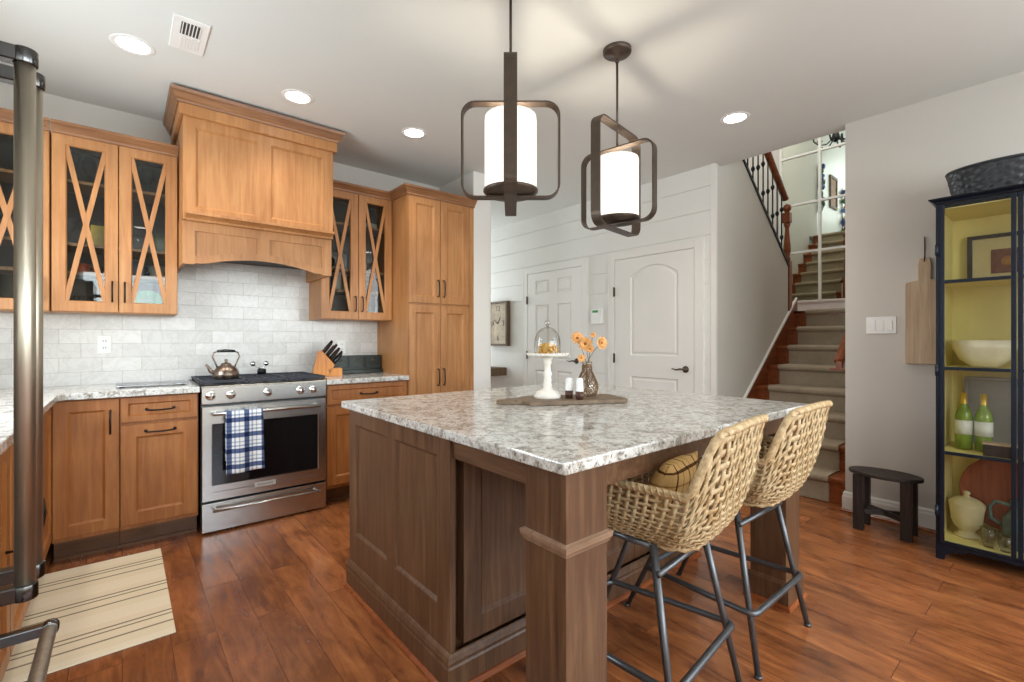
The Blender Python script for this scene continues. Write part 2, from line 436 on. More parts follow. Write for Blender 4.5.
# right wall
m = MB(); m.box(XR, XC, YF-.1, -2.8, 0, CEIL); m.box(XR, XC, -.75, 1.05, 0, CEIL); m.box(XR, XC, -2.8, -.75, 0, .6); m.box(XR, XC, -2.8, -.75, 2.4, CEIL)
m.box(XC, 6.82, .95, 1.05, 0, 5.5)
struct('wall_right', m, M['wall'])
window(3, XR+.02, XR+.08, -2.8, -.75, .6, 2.4, 'y', 2)
BASEP = [(0,.0),(.016,.0),(.016,.105),(.012,.118),(.012,.128),(.006,.14),(0,.14)]
m = MB(); m.sweep([(XC+.03, 1.05), (XR, 1.05), (XR, -2.9)], BASEP)
bb = struct('baseboard_right', m, M['white'])
m = MB(); m.sweep([(XC+.03, 1.066), (XR-.016, 1.066), (XR-.016, -2.9)], [(0,0),(.014,0),(.012,.010),(.005,.017),(0,.018)]); struct('trim_2', m, M['stairwood'])
# shiplap hall wall: real boards with gaps
m = MB(); pitch = .215; z = 0
while z < CEIL-.01:
    z1 = min(z+pitch-.0035, CEIL)
    m.box(XR, XR+.016, YS+.001, 7.0, z, z1); z += pitch
m.box(XR+.010, XC, YS+.001, 7.0, 0, CEIL)
struct('wall_hall', m, M['shiplap'])
m = MB(); m.box(XR-.004, XR+.03, YS-.012, YS+.035, 0, CEIL); struct('trim_3', m, M['white'], .002)
m = MB(); m.box(2.5, XC, 7.0, 7.1, 0, CEIL); m.box(2.545, 2.645, YB+.12, 7.0, 0, CEIL); struct('wall_far', m, M['wall'])
m = MB()
for a, b in ((4.60, 7.0), (3.20, 3.47), (YS+.035, 2.13)): m.box(XR-.014, XR, a, b, 0, .13)
struct('baseboard_hall', m, M['white'], .002)
# knee wall carrying the upper flight
RUN, RISE, X1 = .2425, .1925, 4.06
LX, LZ = X1+7*RUN, 8*RISE       # landing edge 5.76, height 1.54
m = MB(); zk = lambda x: 1.86+(5.80-x)*.815
m.prism([(XR+.02, 0), (5.60, 0), (5.60, zk(5.60)), (XR+.12, zk(XR+.12)), (XR+.02, zk(XR+.12))], YS, YS+.10, 'y')
struct('wall_stair_side', m, M['wall'])
# dark stringer cap under the balusters + pale board edge
m = MB(); m.prism([(5.60, zk(5.60)), (5.60, zk(5.60)+.035), (XC-.0, zk(XC)+.035), (XC-.0, zk(XC))], YS-.012, YS+.112, 'y')
struct('trim_4', m, M['iron'])
# walls around stairs
m = MB(); m.box(6.72, 6.82, 1.05, 3.1, 0, 5.5); struct('wall_landing', m, M['wall'])
m = MB(); m.box(1.5, 3.7, 3.0, 3.1, CEIL+.3, 5.5); struct('wall_upper_hall', m, M['white'])  # white stands for upstairs window brightness on this stretch of side wall
m = MB(); m.box(3.7, 6.72, 3.0, 3.1, CEIL+.3, 5.5); m.box(XC, 6.72, 3.0, 3.1, 0, CEIL+.3); struct('wall_upper_side', m, M['wall'])
m = MB(); m.box(1.4, 1.5, .95, 3.1, CEIL+.3, 5.5); m.box(1.4, XC, .95, 1.05, CEIL+.3, 5.5); struct('wall_upper_end', m, M['white'])
m = MB(); m.box(1.4, 6.82, .95, 3.1, 5.5, 5.6); struct('ceiling_upper', m, M['ceil'])
m = MB(); m.box(6.70, 6.72, 1.05, 3.0, LZ, LZ+.165); struct('baseboard_landing', m, M['white'], .003)
m = MB(); m.box(LX-.0, 6.72, 1.05, 3.0, LZ-.05, LZ-.001); m.box(LX+.02, 6.72, 1.05, 1.10, 0, LZ-.05); struct('floor_landing', m, M['stairwood'])

# ------------------------------------------------------------------ staircases
def flight(name, label, x0, z0, dx, n, y0, y1, c0, c1):
    t = thing(name, label, 'staircase', (x0, (y0+y1)/2, z0))
    tr = MB(); ri = MB(); ca = MB()
    for k in range(n):
        xa = x0+dx*k*RUN; zt = z0+RISE*(k+1); sg = dx
        nose = xa-sg*.0; fr = xa+sg*.025
        ri.box(fr, fr+sg*.02, y0, y1, zt-RISE, zt-.028)
        if k < n-1: tr.box(nose, xa+sg*(RUN+.03), y0, y1, zt-.028, zt)
        else: tr.box(nose, xa+sg*.06, y0, y1, zt-.028, zt)
        # carpet runner: pad over the tread, rolled nosing, down the riser
        prof = [(fr-sg*.012, zt-RISE+.002), (fr-sg*.012, zt-.045), (nose-sg*.012, zt-.036), (nose-sg*.022, zt-.020), (nose-sg*.021, zt-.004), (nose-sg*.010, zt+.010), (nose+sg*.01, zt+.014),
                (xa+sg*(RUN+.03), zt+.014), (xa+sg*(RUN+.03), zt+.001), (nose+sg*.002, zt+.0005), (nose-sg*.003, zt-.008), (nose-sg*.003, zt-.029), (fr-sg*.0006, zt-.034), (fr-sg*.0006, zt-RISE+.002)]
        ca.prism(prof, c0, c1, 'y')
    obj('tread', tr, M['stairwood'], t, .004); obj('riser', ri, M['stairwood'], t); c = obj('carpet_runner', ca, M['carpet'], t, .005)
    return t
st = flight('staircase', 'lower flight of stairs with beige carpet runner rising from the floor', X1, 0, 1, 8, 1.052, YS-.002, 1.18, 1.89)
# skirt board on the left of the lower flight
zs = lambda x: RISE+(x-X1)/RUN*RISE
m = MB(); m.prism([(X1+.03, 0), (X1+.03, zs(X1+.03)+.12), (LX+.03, LZ+.13), (LX+.10, LZ+.13), (LX+.10, 0)], YS-.006, YS-.0005, 'y'); obj('skirt_board', m, M['stairwood'], st)
m = MB(); m.prism([(X1+.0, 0), (X1+.0, zs(X1)+.12), (LX+.05, LZ+.155), (LX+.05, LZ+.13), (X1+.03, zs(X1+.03)+.10), (X1+.03, 0)], YS-.022, YS, 'y'); obj('skirt_cap', m, M['white'], st)['label'] = 'pale painted cap of the skirt board'
flight('staircase', 'upper flight of carpeted stairs seen in the landing mirror', 5.60, LZ, -1, 8, YS+.102, 2.998, 2.24, 2.87)
# balustrade
t = thing('stair_balustrade', 'dark iron balusters with brown wooden handrail and turned newel above the knee wall', 'railing', (5.86, 1.99, LZ))
NX, NY = 5.645, 2.035
m = MB(); r_ = .038
m.box(NX-.038, NX+.038, NY-.038, NY+.038, LZ-.09, LZ+.55)
m.lathe([(.030,0),(.036,.02),(.024,.05),(.036,.10),(.036,.16),(.024,.30),(.020,.36),(.034,.40),(.034,.42)], (NX, NY, LZ+.55), 16)
m.box(NX-.036, NX+.036, NY-.036, NY+.036, LZ+.97, LZ+1.08)
m.lathe([(.02,0),(.024,.015),(.042,.035),(.044,.055),(.038,.08),(.015,.10)], (NX, NY, LZ+1.08), 16)
obj('newel_post', m, M['stairwood'], t)
m = MB()
def hr(x, dz): return (x, YS+.035, zk(x)+.035+dz)
m.tube([hr(5.63, .74), hr(5.2, .74), hr(4.8, .74), hr(4.12, .74)], .034, 12, flat=1.1); obj('handrail', m, M['stairwood'], t)
for k in range(13):
    x = 5.52-k*.118; z0 = zk(x)+.03; zt = zk(x)+.76
    m = MB(); m.tube([(x, YS+.035, z0), (x, YS+.035, zt)], .0075, 6)
    for hh in ((.36,) if k % 2 else (.22, .52)):
        m.lathe([(.007,-.03),(.016,-.015),(.021,0),(.016,.015),(.007,.03)], (x, YS+.035, z0+hh), 8)
    obj('baluster', m, M['iron'], t)
# wall handrail of lower flight
t = thing('wall_handrail', 'orange-brown wooden handrail end on the right wall of the stairs', 'handrail', (4.08, 1.13, 1.0))
m = MB(); m.tube([(4.085, 1.12, 1.06), (4.6, 1.12, 1.06+.52*.8), (5.5, 1.12, 1.06+1.415*.8)], .032, 12, flat=1.2)
obj('rail', m, M['stairwood'], t)
m = MB(); m.box(4.07, 4.17, 1.06, 1.175, .995, 1.01); m.box(4.085, 4.12, 1.10, 1.14, 1.005, 1.07); obj('end_plate', m, M['stairwood'], t, .003)
m = MB(); m.tube([(4.9, 1.052, 1.60), (4.9, 1.10, 1.62), (4.9, 1.12, 1.69)], .008, 6); obj('bracket', m, M['bronze'], t)

# mirror on the landing wall
MX = 6.70
t = thing('grid_mirror', 'tall landing mirror divided by white muntins above the stairs', 'mirror', (MX, 1.7, 1.71))
ys = [1.14, 1.59, 2.04, 2.49]; zs_ = [1.71, 2.345, 2.965, 3.59, 4.2]
m = MB(); m.box(MX+.004, MX+.02, ys[0], ys[-1], zs_[0], zs_[-1]); obj('mirror_glass', m, M['mirror'], t)
m = MB()
for y in ys: m.box(MX-.016, MX+.004, y-.014, y+.014, zs_[0], zs_[-1])
for z in zs_: m.box(MX-.014, MX+.004, ys[0], ys[-1], z-.014, z+.014)
obj('muntins', m, M['white'], t, .002)
# things upstairs that the mirror shows
t = thing('chandelier', 'dark scrolled chandelier high above the stairs, seen in the mirror', 'chandelier', (4.6, 2.46, 5.5))
m = MB(); m.tube([(4.6,2.46,5.5),(4.6,2.46,4.55)], .008, 6); m.lathe([(.02,0),(.07,.04),(.05,.12),(.02,.2)], (4.6,2.46,4.40), 12); obj('stem', m, M['iron'], t)
for k in range(6):
    a = k*pi/3; m = MB()
    m.tube([(4.6+r*cos(a), 2.46+r*sin(a), z) for r, z in ((.04,4.46),(.12,4.38),(.22,4.37),(.30,4.44),(.31,4.52))], .011, 6)
    m.lathe([(.01,0),(.045,.01),(.02,.03),(.016,.10)], (4.6+.31*cos(a), 2.46+.31*sin(a), 4.52), 8); obj('arm', m, M['iron'], t)
t = thing('picture_frame', 'brown framed picture upstairs, seen in the mirror', 'picture', (2.85, 2.98, 4.05))
m = MB(); m.T = Matrix.Translation((2.65, 3.0, 3.75)); m.loops(0, .40, 0, .62, [(0,0),(0,-.03),(.05,-.03),(.05,-.01)], close=True); obj('frame', m, M['clockwood'], t)
m = MB(); m.box(2.69, 3.01, 2.985, 2.997, 3.79, 4.33); obj('canvas', m, plain('brown_canvas', srgb(150,110,80), .7, var=.4, scale=9), t)
leafc = [srgb(60,110,160), srgb(190,120,60), srgb(60,100,60), srgb(120,60,50), srgb(40,60,120), srgb(190,170,120)]
leafm = [plain('glazed_leaf_%s' % n, c, .4) for n, c in zip(('blue','amber','green','rust','navy','straw'), leafc)]
for gx, lab, z0_, z1_ in ((2.32, 'garland of blue and amber leaves upstairs, in the right half of the mirror', 3.15, 4.25), (3.62, 'thin leafy garland on the upstairs wall, seen beside the centre muntin of the mirror', 3.55, 4.45)):
    t = thing('leaf_garland', lab, 'wall decoration', (gx, 2.98, z1_)); m = MB(); m.tube([(gx, 2.985, z0_), (gx, 2.985, z1_)], .008, 6); obj('stem', m, M['iron'], t)
    for k in range(12):
        m = MB(); a = random.uniform(-1.2, 1.2); z = z0_+.04+k*(z1_-z0_-.08)/11
        m.T = Matrix.Translation((gx, 2.95, z)) @ Matrix.Rotation(a, 4, 'Y')
        m.lathe([(.001,-.09),(.035,-.04),(.045,0),(.03,.05),(.001,.09)], (.06*(-1)**k, 0, 0), 8); obj('leaf', m, leafm[(k*(1 if gx < 3 else 2)) % 6], t)

# ------------------------------------------------------------------ hall doors and fittings on the shiplap wall
def to_hall(y, z=0):   # local x runs toward -y, front faces -x
    return Matrix.Translation((XR, y, z)) @ Matrix.Rotation(-pi/2, 4, 'Z')
def casing(n, y0, y1, zt):
    m = MB(); w_ = .085
    for a, b in ((y0-w_, y0), (y1, y1+w_)):
        m.box(XR-.018, XR+.012, a, b, 0, zt+w_)
    m.box(XR-.018, XR+.012, y0, y1, zt, zt+w_)
    m.box(XR-.021, XR-.018, y0-w_, y0-w_+.02, 0, zt+w_); m.box(XR-.021, XR-.018, y1+w_-.02, y1+w_, 0, zt+w_)
    m.box(XR-.021, XR-.018, y0-w_+.02, y1+w_-.02, zt+w_-.02, zt+w_)
    struct('trim_%d' % n, m, M['white'], .002)
RP = [(0,0),(.010,.012),(.022,.012),(.036,.004)]   # raised panel loops, y going inward
def door_slab(n, y0, y1, zt, opens, arch=None):
    W = y1-y0; m = MB(); m.T = to_hall(y1)
    F = -.014; Bk = .0
    # skin: grid of stiles/rails around the openings
    xs = sorted({0, W}|{o[0] for o in opens}|{o[1] for o in opens}); zz = sorted({.01, zt}|{o[2] for o in opens}|{o[3] for o in opens})
    for i in range(len(xs)-1):
        for j in range(len(zz)-1):
            cx, cz = (xs[i]+xs[i+1])/2, (zz[j]+zz[j+1])/2
            if any(o[0] < cx < o[1] and o[2] < cz < o[3] for o in opens): continue
            m.box(xs[i], xs[i+1], F, Bk, zz[j], zz[j+1])
    for q, (a, b, c, d) in enumerate(opens):
        if arch and q == arch-1:
            n_ = 20; h = .10; out = []
            arc = lambda ins: [(a+ins, c+ins), (b-ins, c+ins)]+[(b-ins-(b-a-2*ins)*k/n_, d-ins-h+h*sin(pi*k/n_)**.8) for k in range(n_+1)]
            L = [arc(i_) for i_, _ in RP]; yy = [F+dy for _, dy in RP]; base = len(m.v); vs = []
            for lp, y in zip(L, yy): vs += [(p[0], y, p[1]) for p in lp]
            K = len(L[0]); fs = []
            for r in range(len(L)-1):
                for k in range(K): fs.append((r*K+k, r*K+(k+1) % K, (r+1)*K+(k+1) % K, (r+1)*K+k))
            fs.append(tuple((len(L)-1)*K+k for k in range(K))); m.add(vs, fs)
            pts = [(a+(b-a)*k/n_, d-h+h*sin(pi*k/n_)**.8) for k in range(n_+1)]
            for k in range(n_):
                m.prism([pts[k], pts[k+1], (pts[k+1][0], d), (pts[k][0], d)], F, Bk, 'y')
        else: m.loops(a, b, c, d, [(i_, F+dy) for i_, dy in RP])
    o = struct('door_%d' % n, m, M['white'])
    return o
def lever(door, y, z, dirn):
    m = MB(); m.lathe([(.032,0),(.032,.006),(.026,.012),(.010,.014),(.010,.045)], (XR-.014, y, z), 16, axis='x')
    m2 = MB(); m2.T = Matrix.Translation((0,0,0))
    for i, v in enumerate(m.v): m.v[i] = Vector((2*(XR-.014)-v.x, v.y, v.z))
    m.tube([(XR-.055, y, z), (XR-.058, y+dirn*.03, z+.004), (XR-.058, y+dirn*.07, z-.006), (XR-.056, y+dirn*.115, z+.004)], [.009,.008,.007,.006], 8)
    obj('lever_handle', m, M['bronze'], door)
def hinge(door, y, z):
    m = MB(); m.box(XR-.026, XR-.012, y-.008, y+.008, z-.045, z+.045); m.tube([(XR-.026, y, z-.05), (XR-.026, y, z+.05)], .007, 8); obj('hinge', m, M['bronze'], door)
DZ = 2.05
# right (arched two-panel) door
y0, y1 = 2.19, 3.08
d2 = door_slab(2, y0+.004, y1-.004, DZ-.006, [(.195, .725, 1.065, 1.955), (.195, .725, .22, .855)], arch=1); casing(6, y0, y1, DZ)
lever(d2, 2.275, .95, 1)
for z in (.25, 1.03, 1.72): hinge(d2, y1, z)
# left six-panel door
y0, y1 = 3.535, 4.45
op = []
for a, b in ((.145, .385), (.515, .755)):
    op += [(a, b, .22, .85), (a, b, .98, 1.65), (a, b, 1.785, 1.95)]
d1 = door_slab(1, y0+.004, y1-.004, DZ-.006, op); casing(7, y0, y1, DZ)
lever(d1, 3.61, .98, 1)
for z in (.25, 1.03, 1.72): hinge(d1, y1, z)
# thermostat / alarm keypad
t = thing('alarm_keypad', 'small white keypad with green screen between the two hall doors', 'keypad', (XR, 3.34, 1.45))
m = MB(); m.box(XR-.028, XR, 3.235, 3.385, 1.395, 1.55); obj('housing', m, M['plastic'], t, .006)
m = MB(); m.box(XR-.031, XR-.028, 3.29, 3.365, 1.515, 1.54); obj('screen', m, emis('green_screen', srgb(30,120,60), .25), t)
m = MB(); m.box(XR-.040, XR-.028, 3.24, 3.38, 1.395, 1.405); obj('lower_flap', m, M['plastic'], t)
# clock
t = thing('wall_clock', 'weathered rectangular wooden clock with faded numerals on shiplap wall', 'clock', (XR, 5.05, 1.46))
m = MB(); m.T = to_hall(5.225, 1.14); m.loops(0, .42, 0, .60, [(0,.0),(0,-.065),(.028,-.065),(.028,-.04)], close=True); obj('frame', m, M['clockwood'], t, .002)
m = MB(); m.T = to_hall(5.225, 1.14); m.box(.028, .392, -.045, -.02, .028, .572); obj('clock_face', m, plain('faded_clock_paper', srgb(196,182,160), .8, var=.22, scale=12), t)
def text_mesh(name, s, size, mat, parent, T, ext=.001):
    cu = bpy.data.curves.new(name, 'FONT'); cu.body = s; cu.size = size; cu.extrude = ext; cu.align_x = 'CENTER'; cu.align_y = 'CENTER'
    to = bpy.data.objects.new(name, cu); C.objects.link(to); bpy.context.view_layer.update()
    me = bpy.data.meshes.new_from_object(to.evaluated_get(bpy.context.evaluated_depsgraph_get())); bpy.data.objects.remove(to)
    me.name = name; me.transform(T); me.transform(Matrix.Translation(-org(parent))); me.materials.clear(); me.materials.append(mat)
    o = bpy.data.objects.new(name, me); C.objects.link(o); o.parent = parent; return o
faceT = lambda y, z, dx: Matrix.Translation((XR-dx, y, z)) @ Matrix.Rotation(-pi/2, 4, 'Z') @ Matrix.Rotation(pi/2, 4, 'X')
ink = plain('faded_ink', srgb(88,74,62), .8)
for s_, yy, zz in (('12', 5.015, 1.64), ('6', 5.015, 1.24), ('9', 5.13, 1.44), ('3', 4.90, 1.44)): text_mesh('numeral', s_, .10, ink, t, faceT(yy, zz, .046))
m = MB(); m.T = to_hall(5.015, 1.44); m.prism([(-.008,0),(.008,0),(.06,.09),(.052,.094)], -.05, -.047, 'y'); m.prism([(.0,-.008),(.0,.008),(-.09,.06),(-.094,.052)], -.05, -.047, 'y'); obj('hands', m, ink, t)
m = MB(); m.box(3.66, XR-.001, 4.88, 6.3, .745, .85); tag(obj('floating_shelf', m, M['clockwood'], None, .004, loc=(3.8, 5.6, .8)), 'thick dark wooden shelf on the shiplap wall below the clock', 'shelf')

# ------------------------------------------------------------------ cabinetry
YD = 3.50      # base door face
DT = .020
def shaker(mb, x0, x1, z0, z1, y, st=.062, rail=None, depth=.010, lip=.012):
    mb.loops(x0, x1, z0, z1, [(0, y+DT), (0, y+.002), (.002, y), (st, y), (st+.003, y+.003), (st+lip, y+depth)], back=True)
def pull_h(parent, xc, z, y, L=.13):
    m = MB(); h = L/2
    m.tube([(xc-h, y, z), (xc-h, y-.020, z-.002), (xc-h*.8, y-.028, z-.004), (xc, y-.031, z-.006), (xc+h*.8, y-.028, z-.004), (xc+h, y-.020, z-.002), (xc+h, y, z)], .0052, 8)
    m.lathe([(.009,0),(.009,.004)], (xc-h, y-.004, z), 8, axis='y'); m.lathe([(.009,0),(.009,.004)], (xc+h, y-.004, z), 8, axis='y')
    obj('handle', m, M['pull'], parent)
def pull_v(parent, x, zc, y, L=.13):
    m = MB(); h = L/2
    m.tube([(x, y, zc-h), (x, y-.020, zc-h), (x, y-.028, zc-h*.8), (x, y-.031, zc), (x, y-.028, zc+h*.8), (x, y-.020, zc+h), (x, y, zc+h)], .0052, 8)
    obj('handle', m, M['pull'], parent)
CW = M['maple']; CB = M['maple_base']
CT = .893
def base_unit(x0, x1, label, loc=None):
    t = thing('base_cabinet', label, 'cabinet', ((x0+x1)/2, 3.8, 0))
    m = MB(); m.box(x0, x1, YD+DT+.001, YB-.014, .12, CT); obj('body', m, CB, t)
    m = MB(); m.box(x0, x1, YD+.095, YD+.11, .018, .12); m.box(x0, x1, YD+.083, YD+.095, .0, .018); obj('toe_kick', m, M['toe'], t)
    return t
# left corner unit
t = base_unit(-.29, -.012, 'honey wood base cabinet with one tall door, at the left inner corner')
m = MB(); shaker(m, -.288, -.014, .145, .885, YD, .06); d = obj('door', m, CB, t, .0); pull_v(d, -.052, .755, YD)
t = base_unit(-.010, .366, 'honey wood base cabinet with drawer above pull-out door, left of the range')
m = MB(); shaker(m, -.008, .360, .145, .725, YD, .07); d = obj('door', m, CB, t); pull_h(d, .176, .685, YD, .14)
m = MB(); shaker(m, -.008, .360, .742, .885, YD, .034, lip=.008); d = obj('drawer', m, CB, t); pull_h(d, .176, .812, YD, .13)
t = base_unit(1.146, 1.795, 'honey wood base cabinet with wide drawer, right of the range')
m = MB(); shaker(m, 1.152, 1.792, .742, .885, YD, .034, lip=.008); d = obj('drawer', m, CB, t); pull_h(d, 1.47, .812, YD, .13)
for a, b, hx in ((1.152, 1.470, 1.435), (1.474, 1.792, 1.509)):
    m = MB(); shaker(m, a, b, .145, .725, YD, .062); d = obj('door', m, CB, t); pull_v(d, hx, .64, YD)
# left-wall run (faces +x)
def leftrun(y0, y1, label):
    t = thing('base_cabinet', label, 'cabinet', (-.6, (y0+y1)/2, 0)); m = MB(); m.box(XL+.002, -.311, y0, y1, .12, CT); obj('body', m, CB, t)
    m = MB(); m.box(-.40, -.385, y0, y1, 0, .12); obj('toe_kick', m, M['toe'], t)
    m = MB(); m.T = Matrix.Translation((-.29, y0, 0)) @ Matrix.Rotation(pi/2, 4, 'Z'); shaker(m, .004, y1-y0-.004, .145, .885, 0, .06); d = obj('door', m, CB, t)
    if y1 < 3.4: m = MB(); q = y1-.08; m.tube([(-.29,q,.41),(-.265,q,.41),(-.258,q,.47),(-.265,q,.53),(-.29,q,.53)], .0055, 8); obj('handle', m, M['pull'], d)
leftrun(2.95, 3.515, 'honey wood base cabinet on the left wall, nearest the inner corner')
leftrun(2.30, 2.945, 'honey wood sink base cabinet on the left wall behind the refrigerator handle')
leftrun(1.56, 2.295, 'honey wood base cabinet on the left wall beside the refrigerator')
# countertops
def slab(mb, x0, x1, y0, y1, z0=CT+.001, z1=.93): mb.box(x0, x1, y0, y1, z0, z1)
m = MB(); m.prism([(XL+.002, 1.56), (-.262, 1.56), (-.262, 3.44), (-.235, 3.467), (.370, 3.467), (.370, YB-.013), (XL+.002, YB-.013)], CT+.001, .93, 'z')
tag(obj('countertop', m, M['granite'], None, .004, loc=(-.3, 3.4, .91)), 'L-shaped speckled granite worktop left of the range', 'countertop', 'granite worktops on the range wall')
m = MB(); slab(m, 1.142, 1.797, 3.467, YB-.013)
tag(obj('countertop', m, M['granite'], None, .004, loc=(1.47, 3.8, .91)), 'short speckled granite worktop right of the range, under the knife block', 'countertop', 'granite worktops on the range wall')

# uppers with X mullions
CROWN = [(0,0),(.012,0),(.014,.012),(.022,.022),(.038,.040),(.046,.046),(.046,.062),(0,.062)]
UY = 3.78; UZ0, UZ1 = 1.385, 2.425
def x_door(t, x0, x1, hx, glass=True):
    m = MB(); y = UY; st = .058
    m.loops(x0, x1, UZ0+.004, UZ1, [(0, y+DT), (0, y+.002), (.002, y), (st, y), (st+.006, y+.008), (st+.006, y+DT)], close=True)
    d = obj('door', m, CW, t)
    a, b, c, e = x0+st+.002, x1-st-.002, UZ0+.004+st+.002, UZ1-st-.002
    m = MB(); r = .0125
    for ii, (p, q) in enumerate((((a, c), (b, e)), ((a, e), (b, c)))):
        vx, vz = q[0]-p[0], q[1]-p[1]; L = hypot(vx, vz); nx, nz = -vz/L*r, vx/L*r
        m.prism([(p[0]+nx, p[1]+nz), (p[0]-nx, p[1]-nz), (q[0]-nx, q[1]-nz), (q[0]+nx, q[1]+nz)], y+.002+.0015*ii, y+.012, 'y')
    obj('x_mullion', m, CW, d)
    m = MB(); m.box(a-.006, b+.006, y+.013, y+.016, c-.006, e+.006); obj('glass_pane', m, M['pane_cab'], d)
    pull_v(d, hx, 1.515, y, .12)
    return d
def upper(x0, x1, label, doors, shelves, sides=(True, True), crown_path=None):
    t = thing('wall_cabinet', label, 'cabinet', ((x0+x1)/2, 3.95, UZ0))
    m = MB(); yb = YB-.014; yf = UY+DT+.001
    m.box(x0, x0+.018, yf, yb, UZ0, UZ1+.01); m.box(x1-.018, x1, yf, yb, UZ0, UZ1+.01)
    m.box(x0+.018, x1-.018, yf, yb, UZ0, UZ0+.02); m.box(x0+.018, x1-.018, yf, yb, UZ1-.01, UZ1+.01); 
    obj('body', m, CW, t)
    m = MB(); m.box(x0+.019, x1-.019, yb-.012, yb-.001, UZ0+.021, UZ1-.011); obj('back_panel', m, plain('dark_interior_back', srgb(74,58,46), .6), t)  # back panel coloured dark for the shade of the unlit interior
    for z in shelves:
        m = MB(); m.box(x0+.020, x1-.020, yf+.015, yb-.013, z-.009, z+.009); obj('shelf', m, CW, t)
    for d in doors: x_door(t, *d)
    m = MB(); m.sweep(crown_path, [(o, z+UZ1-.004) for o, z in CROWN]); obj('crown_molding', m, M['crown'], t)
    return t
SH = [1.62, 1.79, 2.165]
upper(-.66, -.322, 'narrow honey wood wall cabinet with X-barred glass door, half hidden by the refrigerator handle', [(-.658, -.324, -.352)], SH, crown_path=[(-.66, UY), (-.322, UY)])
upper(-.316, .281, 'honey wood wall cabinet with two X-barred glass doors, left of the hood', [(-.314, -.0195, -.047), (-.0155, .279, .012)], SH, crown_path=[(-.316, UY), (.281, UY)])
upper(1.200, 1.795, 'honey wood wall cabinet with two X-barred glass doors, right of the hood', [(1.202, 1.4955, 1.468), (1.4995, 1.793, 1.527)], SH, crown_path=[(1.200, UY), (1.795, UY)])
# pantry
t = thing('pantry_cabinet', 'tall honey wood pantry cabinet with four panelled doors', 'cabinet', (2.13, 3.8, 0))
PZ = 2.43
m = MB(); m.box(1.800, 2.460, YD+DT+.001, YB-.001, .10, PZ); m.box(1.800, 1.806, YD, YD+DT, .10, PZ); m.box(2.412, 2.460, YD+.004, YD+DT, .10, PZ); obj('body', m, CW, t)
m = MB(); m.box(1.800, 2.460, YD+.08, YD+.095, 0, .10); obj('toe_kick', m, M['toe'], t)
for a, b, hx in ((1.812, 2.108, 2.082), (2.112, 2.408, 2.138)):
    m = MB(); shaker(m, a, b, 1.530, 2.420, YD, .060); d = obj('door', m, CW, t); pull_v(d, hx, 1.66, YD, .14)
    m = MB(); shaker(m, a, b, .115, 1.512, YD, .060); d = obj('door', m, CW, t); pull_v(d, hx, .90, YD, .14)
m = MB(); m.sweep([(1.800, UY), (1.800, YD), (2.462, YD)], [(o, z+PZ-.012) for o, z in [(0,0),(.012,0),(.014,.014),(.024,.026),(.042,.046),(.05,.052),(.05,.068),(0,.068)]]); m.box(1.800, 2.460, YD, YB-.001, PZ, PZ+.05); obj('crown_molding', m, M['crown'], t)

# hood
t = thing('range_hood', 'large honey wood range hood with crown, two panels and arched lower valance', 'range hood', (.74, 3.8, 1.69))
HX0, HX1, HY = .286, 1.195, 3.50
m = MB(); m.box(HX0+.002, HX1-.002, HY+.024, YB-.013, 2.0, 2.70)
xs = [HX0, HX0+.065, .700, .778, HX1-.070, HX1]
m.box(HX0, HX1, HY, HY+.022, 2.545, 2.63); m.box(HX0, HX1, HY, HY+.022, 2.0, 2.045)
for a, b in ((xs[0], xs[1]), (xs[2], xs[3]), (xs[4], xs[5])): m.box(a, b, HY, HY+.022, 2.045, 2.545)
for a, b in ((xs[1], xs[2]), (xs[3], xs[4])): m.loops(a, b, 2.045, 2.545, [(0, HY), (.004, HY+.003), (.014, HY+.012)])
obj('upper_box', m, CW, t)
# valance with an arched lower edge, slightly set back, deep sides
ZB = 1.695; VY = 3.535
m = MB(); arcz = lambda x: ZB+.008+.052*max(0, 1-((x-.74)/.34)**2)
m.box(HX0, HX0+.02, VY+.022, YB-.013, ZB, 2.0); m.box(HX1-.02, HX1, VY+.022, YB-.013, ZB, 2.0)
m.box(HX0, HX1, VY, VY+.022, 1.905, 2.0)
for a, b in ((xs[0], xs[1]), (xs[2], xs[3]), (xs[4], xs[5])):
    n_ = 6
    if a == xs[2]:
        for k in range(n_):
            p, q = a+(b-a)*k/n_, a+(b-a)*(k+1)/n_; m.prism([(p, arcz(p)), (q, arcz(q)), (q, 1.905), (p, 1.905)], VY, VY+.022, 'y')
    else: m.box(a, b, VY, VY+.022, ZB, 1.905)
for a, b in ((xs[1], xs[2]), (xs[3], xs[4])):
    n_ = 16
    for k in range(n_):
        p, q = a+(b-a)*k/n_, a+(b-a)*(k+1)/n_
        m.prism([(p, arcz(p)), (q, arcz(q)), (q, arcz(q)+.045), (p, arcz(p)+.045)], VY, VY+.022, 'y')
        m.prism([(p, arcz(p)+.045), (q, arcz(q)+.045), (q, 1.905), (p, 1.905)], VY+.012, VY+.02, 'y')
m.box(HX0+.02, HX1-.02, VY+.022, VY+.03, 1.80, 1.82)
obj('valance', m, CW, t)
m = MB(); m.box(HX0+.021, HX1-.021, VY+.045, YB-.03, 1.80, 1.83); obj('vent_liner', m, plain('dark_liner', srgb(50,40,34), .5), t)
# shelf moulding between
SHP = [(0,.0),(.006,0),(.010,.012),(.034,.022),(.066,.028),(.066,.044),(0,.044)]
m = MB(); m.sweep([(HX0+.012, HY), (HX1-.012, HY)], [(o, z+1.960) for o, z in SHP]); m.box(HX0, HX1, HY, HY+.06, 1.965, 2.0); obj('shelf_molding', m, CW, t)
